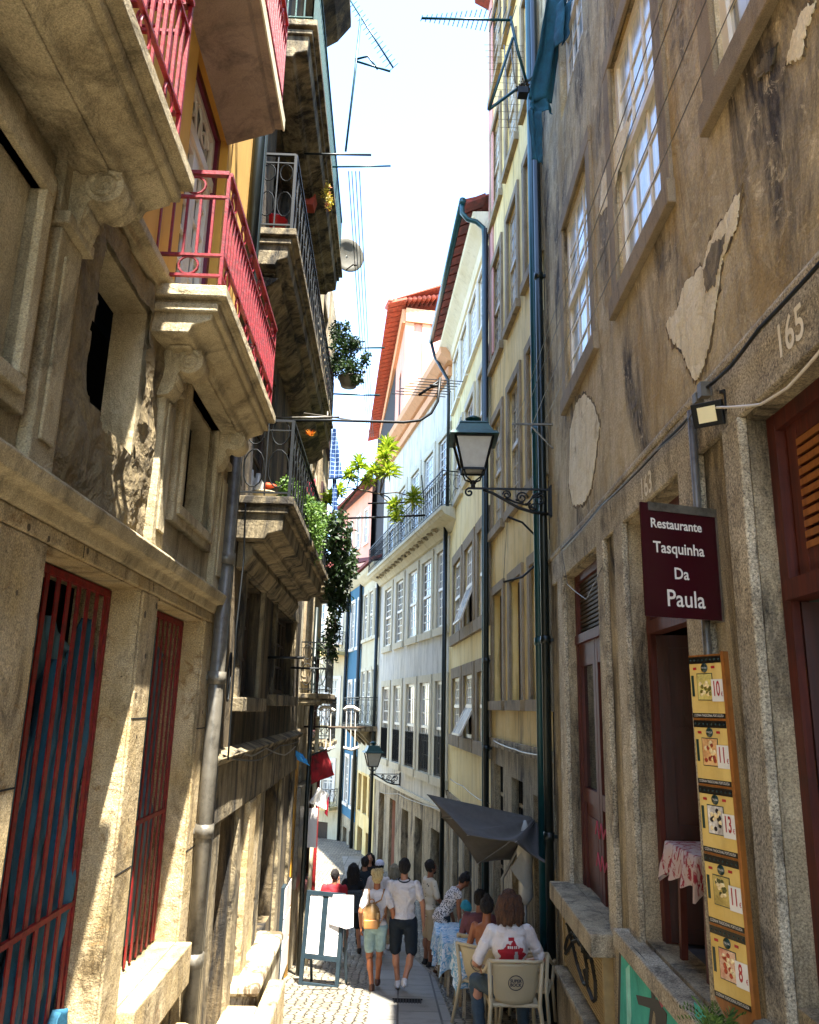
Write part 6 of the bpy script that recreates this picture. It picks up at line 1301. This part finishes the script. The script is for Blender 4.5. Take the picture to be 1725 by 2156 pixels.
# seated people
sitleg = [((.13,.42,.47),(.15,.40,.09)), ((-.13,.42,.47),(-.15,.40,.09))]
z_ = gz(CHY)+.03
T, shm, hp, U, W = person(CHX-.02, CHY-.04, 0, 1.84, 'long haired man in white tee with red print seated on the near chair', m_skin, m_tee, .55, m_jeans, .98, m_shoe_k, m_hbrown, 'bob', seat=.47, z=z_, girth=.98, bend=.06, shirtlen=0,
   arms=[((.31,.04,1.15),(.22,.26,1.08)), ((-.33,.0,1.12),(-.27,.22,1.04))], leg=[((.16,.40,.49),(.18,.42,.09)), ((-.30,.34,.47),(-.28,.20,.09))], vox=.011)
bv = BVHTree.FromPolygons([v.co for v in shm.data.vertices], [tuple(p.vertices) for p in shm.data.polygons]); off = V(T.location)
def decal(test, cx, cz, w_, h_, mat, lift, name, par, st=.006):
    m = MB(); nx = int(w_/st); nz = int(h_/st); pts = {}
    def pt(i, j):
        if (i,j) not in pts:
            q = V((cx-w_/2+i*st, T.location.y-.6, cz-h_/2+j*st)); h = bv.ray_cast(q-off, V((0,1,0)))
            pts[(i,j)] = (h[0]+off-V((0,lift,0))) if h[0] is not None else None
        return pts[(i,j)]
    for i in range(nx):
        for j in range(nz):
            a = ((i+.5)/nx-.5)*2; b = ((j+.5)/nz-.5)*2
            if test(a, b):
                q = [pt(i,j), pt(i+1,j), pt(i+1,j+1), pt(i,j+1)]
                if all(v is not None for v in q): m.add(q, [(0,1,2,3)])
    return m.build(name, mat, par)
bc_ = U((0,-.15,1.20))
def burst(a, b): r = math.hypot(a, b); th = math.atan2(b, a); return r < .62+.30*abs(((th*9/PI) % 2)-1)*math.sin(th*2.3+1)**2+.06
decal(burst, bc_.x+.01, bc_.z, .34, .32, m_redsh, .004, 'red_print', shm); decal(lambda a, b: (a*a+(b*1.6)**2) < .8, bc_.x-.02, bc_.z-.085, .20, .10, plain('yellow_print','c9b83a',.7), .007, 'yellow_print', shm)
decal(lambda a, b: abs(a) < .75 or b < .4, bc_.x+.05, bc_.z+.0, .045, .10, m_frost, .009, 'grey_print', shm); decal(lambda a, b: True, bc_.x, bc_.z+.155, .06, .03, m_redsh, .004, 'red_print', shm); decal(lambda a, b: (int((a+1)*9) % 3) > 0, bc_.x+.02, bc_.z+.085, .13, .026, m_paint_w, .009, 'white_print', shm)
person(at(1022,1950,10.45).x, 10.45, -.35, 1.66, 'woman with bare tanned back and dark ponytail seated behind the long haired man', m_skin_t, None, 0, m_bluep, .98, m_shoe_b, m_hdark, 'top', seat=.46, girth=.95, female=True, bend=.12, vox=.012,
   arms=[((.24,.08,1.16),(.16,.28,1.10)), ((-.24,.06,1.16),(-.12,.28,1.10))], leg=sitleg)
person(at(1000,1940,11.8).x+.05, 11.8, -.3, 1.74, 'dark haired man in mauve tee seated at the second table', m_skin_d, m_mauve, .5, m_blacksh, .98, m_shoe_k, m_hdark, 'short', seat=.46, bend=.15, vox=.013, arms=[((.26,.08,1.16),(.18,.30,1.10)), ((-.27,.10,1.16),(-.16,.30,1.08))], leg=sitleg)
person(1.28, 13.3, .5, 1.6, 'person in teal with covered hair bent over the far tables', m_skin_d, m_teal2, .5, m_blacksh, .98, m_shoe_k, m_teal2, 'short', seat=.44, bend=.75, vox=.014, leg=sitleg, arms=[((.26,.12,1.16),(.18,.30,1.10)), ((-.27,.12,1.16),(-.16,.30,1.08))])
# group further down
T, sh_, hp, U, W = person(at(703,1900,16.5).x, 16.5, 0, 1.56, 'person in red tee with a black strap across the back beyond the menu stand', m_skin_d, m_redsh, .5, m_blacksh, .9, m_shoe_k, m_hdark, 'short', girth=1.25, vox=.015)
MB().tube([U((-.16,-.02,1.46)), U((-.05,-.145,1.3)), U((.08,-.14,1.12)), U((.17,-.06,.98))], .014, 6).build('bag_strap', m_blacksh, T)
person(at(742,1900,17.5).x, 17.5, .15, 1.68, 'woman with very long black hair and raised left hand in dark clothes', m_skin, m_blacksh, .3, m_blacksh, .45, m_shoe_k, m_hdark, 'long', female=True, vox=.015, arms=[((.26,-.02,1.15),(.28,.06,.92)), ((-.28,.08,1.18),(-.30,.10,1.40))], leg=[((.14,.0,.5),(.18,-.05,.09)), ((-.1,.03,.5),(-.12,.05,.09))])
bk = thing('backpack', 'dark checked backpack on the woman with very long black hair', 'backpack', tuple(at(745,1895,17.3))); mm = MB(); mm.box(at(747,1898,17.32), (.30,.14,.40)); remesh(mm, 'bag_body', patmat('dark_checks','16191e','3c4248',30,.45), bk, .015, 6)
person(at(766,1900,18.6).x, 18.6, 0, 1.74, 'person with dark cap and navy top just right of the long haired woman', m_skin, m_navy, .5, m_navy, .9, m_shoe_k, m_hdark, 'short', vox=.016)
person(at(776,1900,20).x, 20, PI, 1.66, 'distant person facing the camera between the walkers', m_skin, m_blacksh, .5, m_navy, .9, m_shoe_k, m_hdark, 'long', vox=.016, eyes=True, female=True)
person(at(797,1900,17).x, 17, -.3, 1.74, 'person with pale cap and white shirt ahead of the blond woman', m_skin, m_tee, .7, m_beige, .9, m_shoe_w, m_hdark, 'cap', vox=.015)
person(at(829,1900,18.2).x, 18.2, .1, 1.66, 'person with ash blond hair and blue white top ahead of the man in white', m_skin, m_bluep, .5, m_beige, .9, m_shoe_w, m_hgrey, 'bob', vox=.016, female=True)
# ================================================================== SKY, SUN, EXPOSURE
sd = V((.16, -.40, 1.0)).normalized()
w = bpy.data.worlds.new('World'); sc.world = w; w.use_nodes = True
bg = w.node_tree.nodes['Background']; sk = w.node_tree.nodes.new('ShaderNodeTexSky'); sk.sky_type = 'NISHITA'; sk.sun_disc = False
sk.sun_elevation = math.asin(sd.z); sk.sun_rotation = math.atan2(sd.x, sd.y)
sk.air_density = 1.0; sk.dust_density = .3; sk.ozone_density = 2.5
w.node_tree.links.new(sk.outputs[0], bg.inputs[0]); bg.inputs[1].default_value = .135
sun = bpy.data.lights.new('sun', 'SUN'); sun.energy = 4.0; sun.angle = math.radians(.5); sun.color = (1, .95, .86)
so = bpy.data.objects.new('sun', sun); col.objects.link(so); so.rotation_euler = sd.to_track_quat('Z', 'Y').to_euler()
sc.view_settings.view_transform = 'Standard'; sc.view_settings.look = 'None'; sc.view_settings.gamma = 1; sc.view_settings.exposure = EXPO
sc.render.engine = 'CYCLES'; sc.cycles.max_bounces = 8; sc.cycles.diffuse_bounces = 5; sc.cycles.use_denoising = True
for o in sc.objects:
    if '_o' in o: del o['_o']
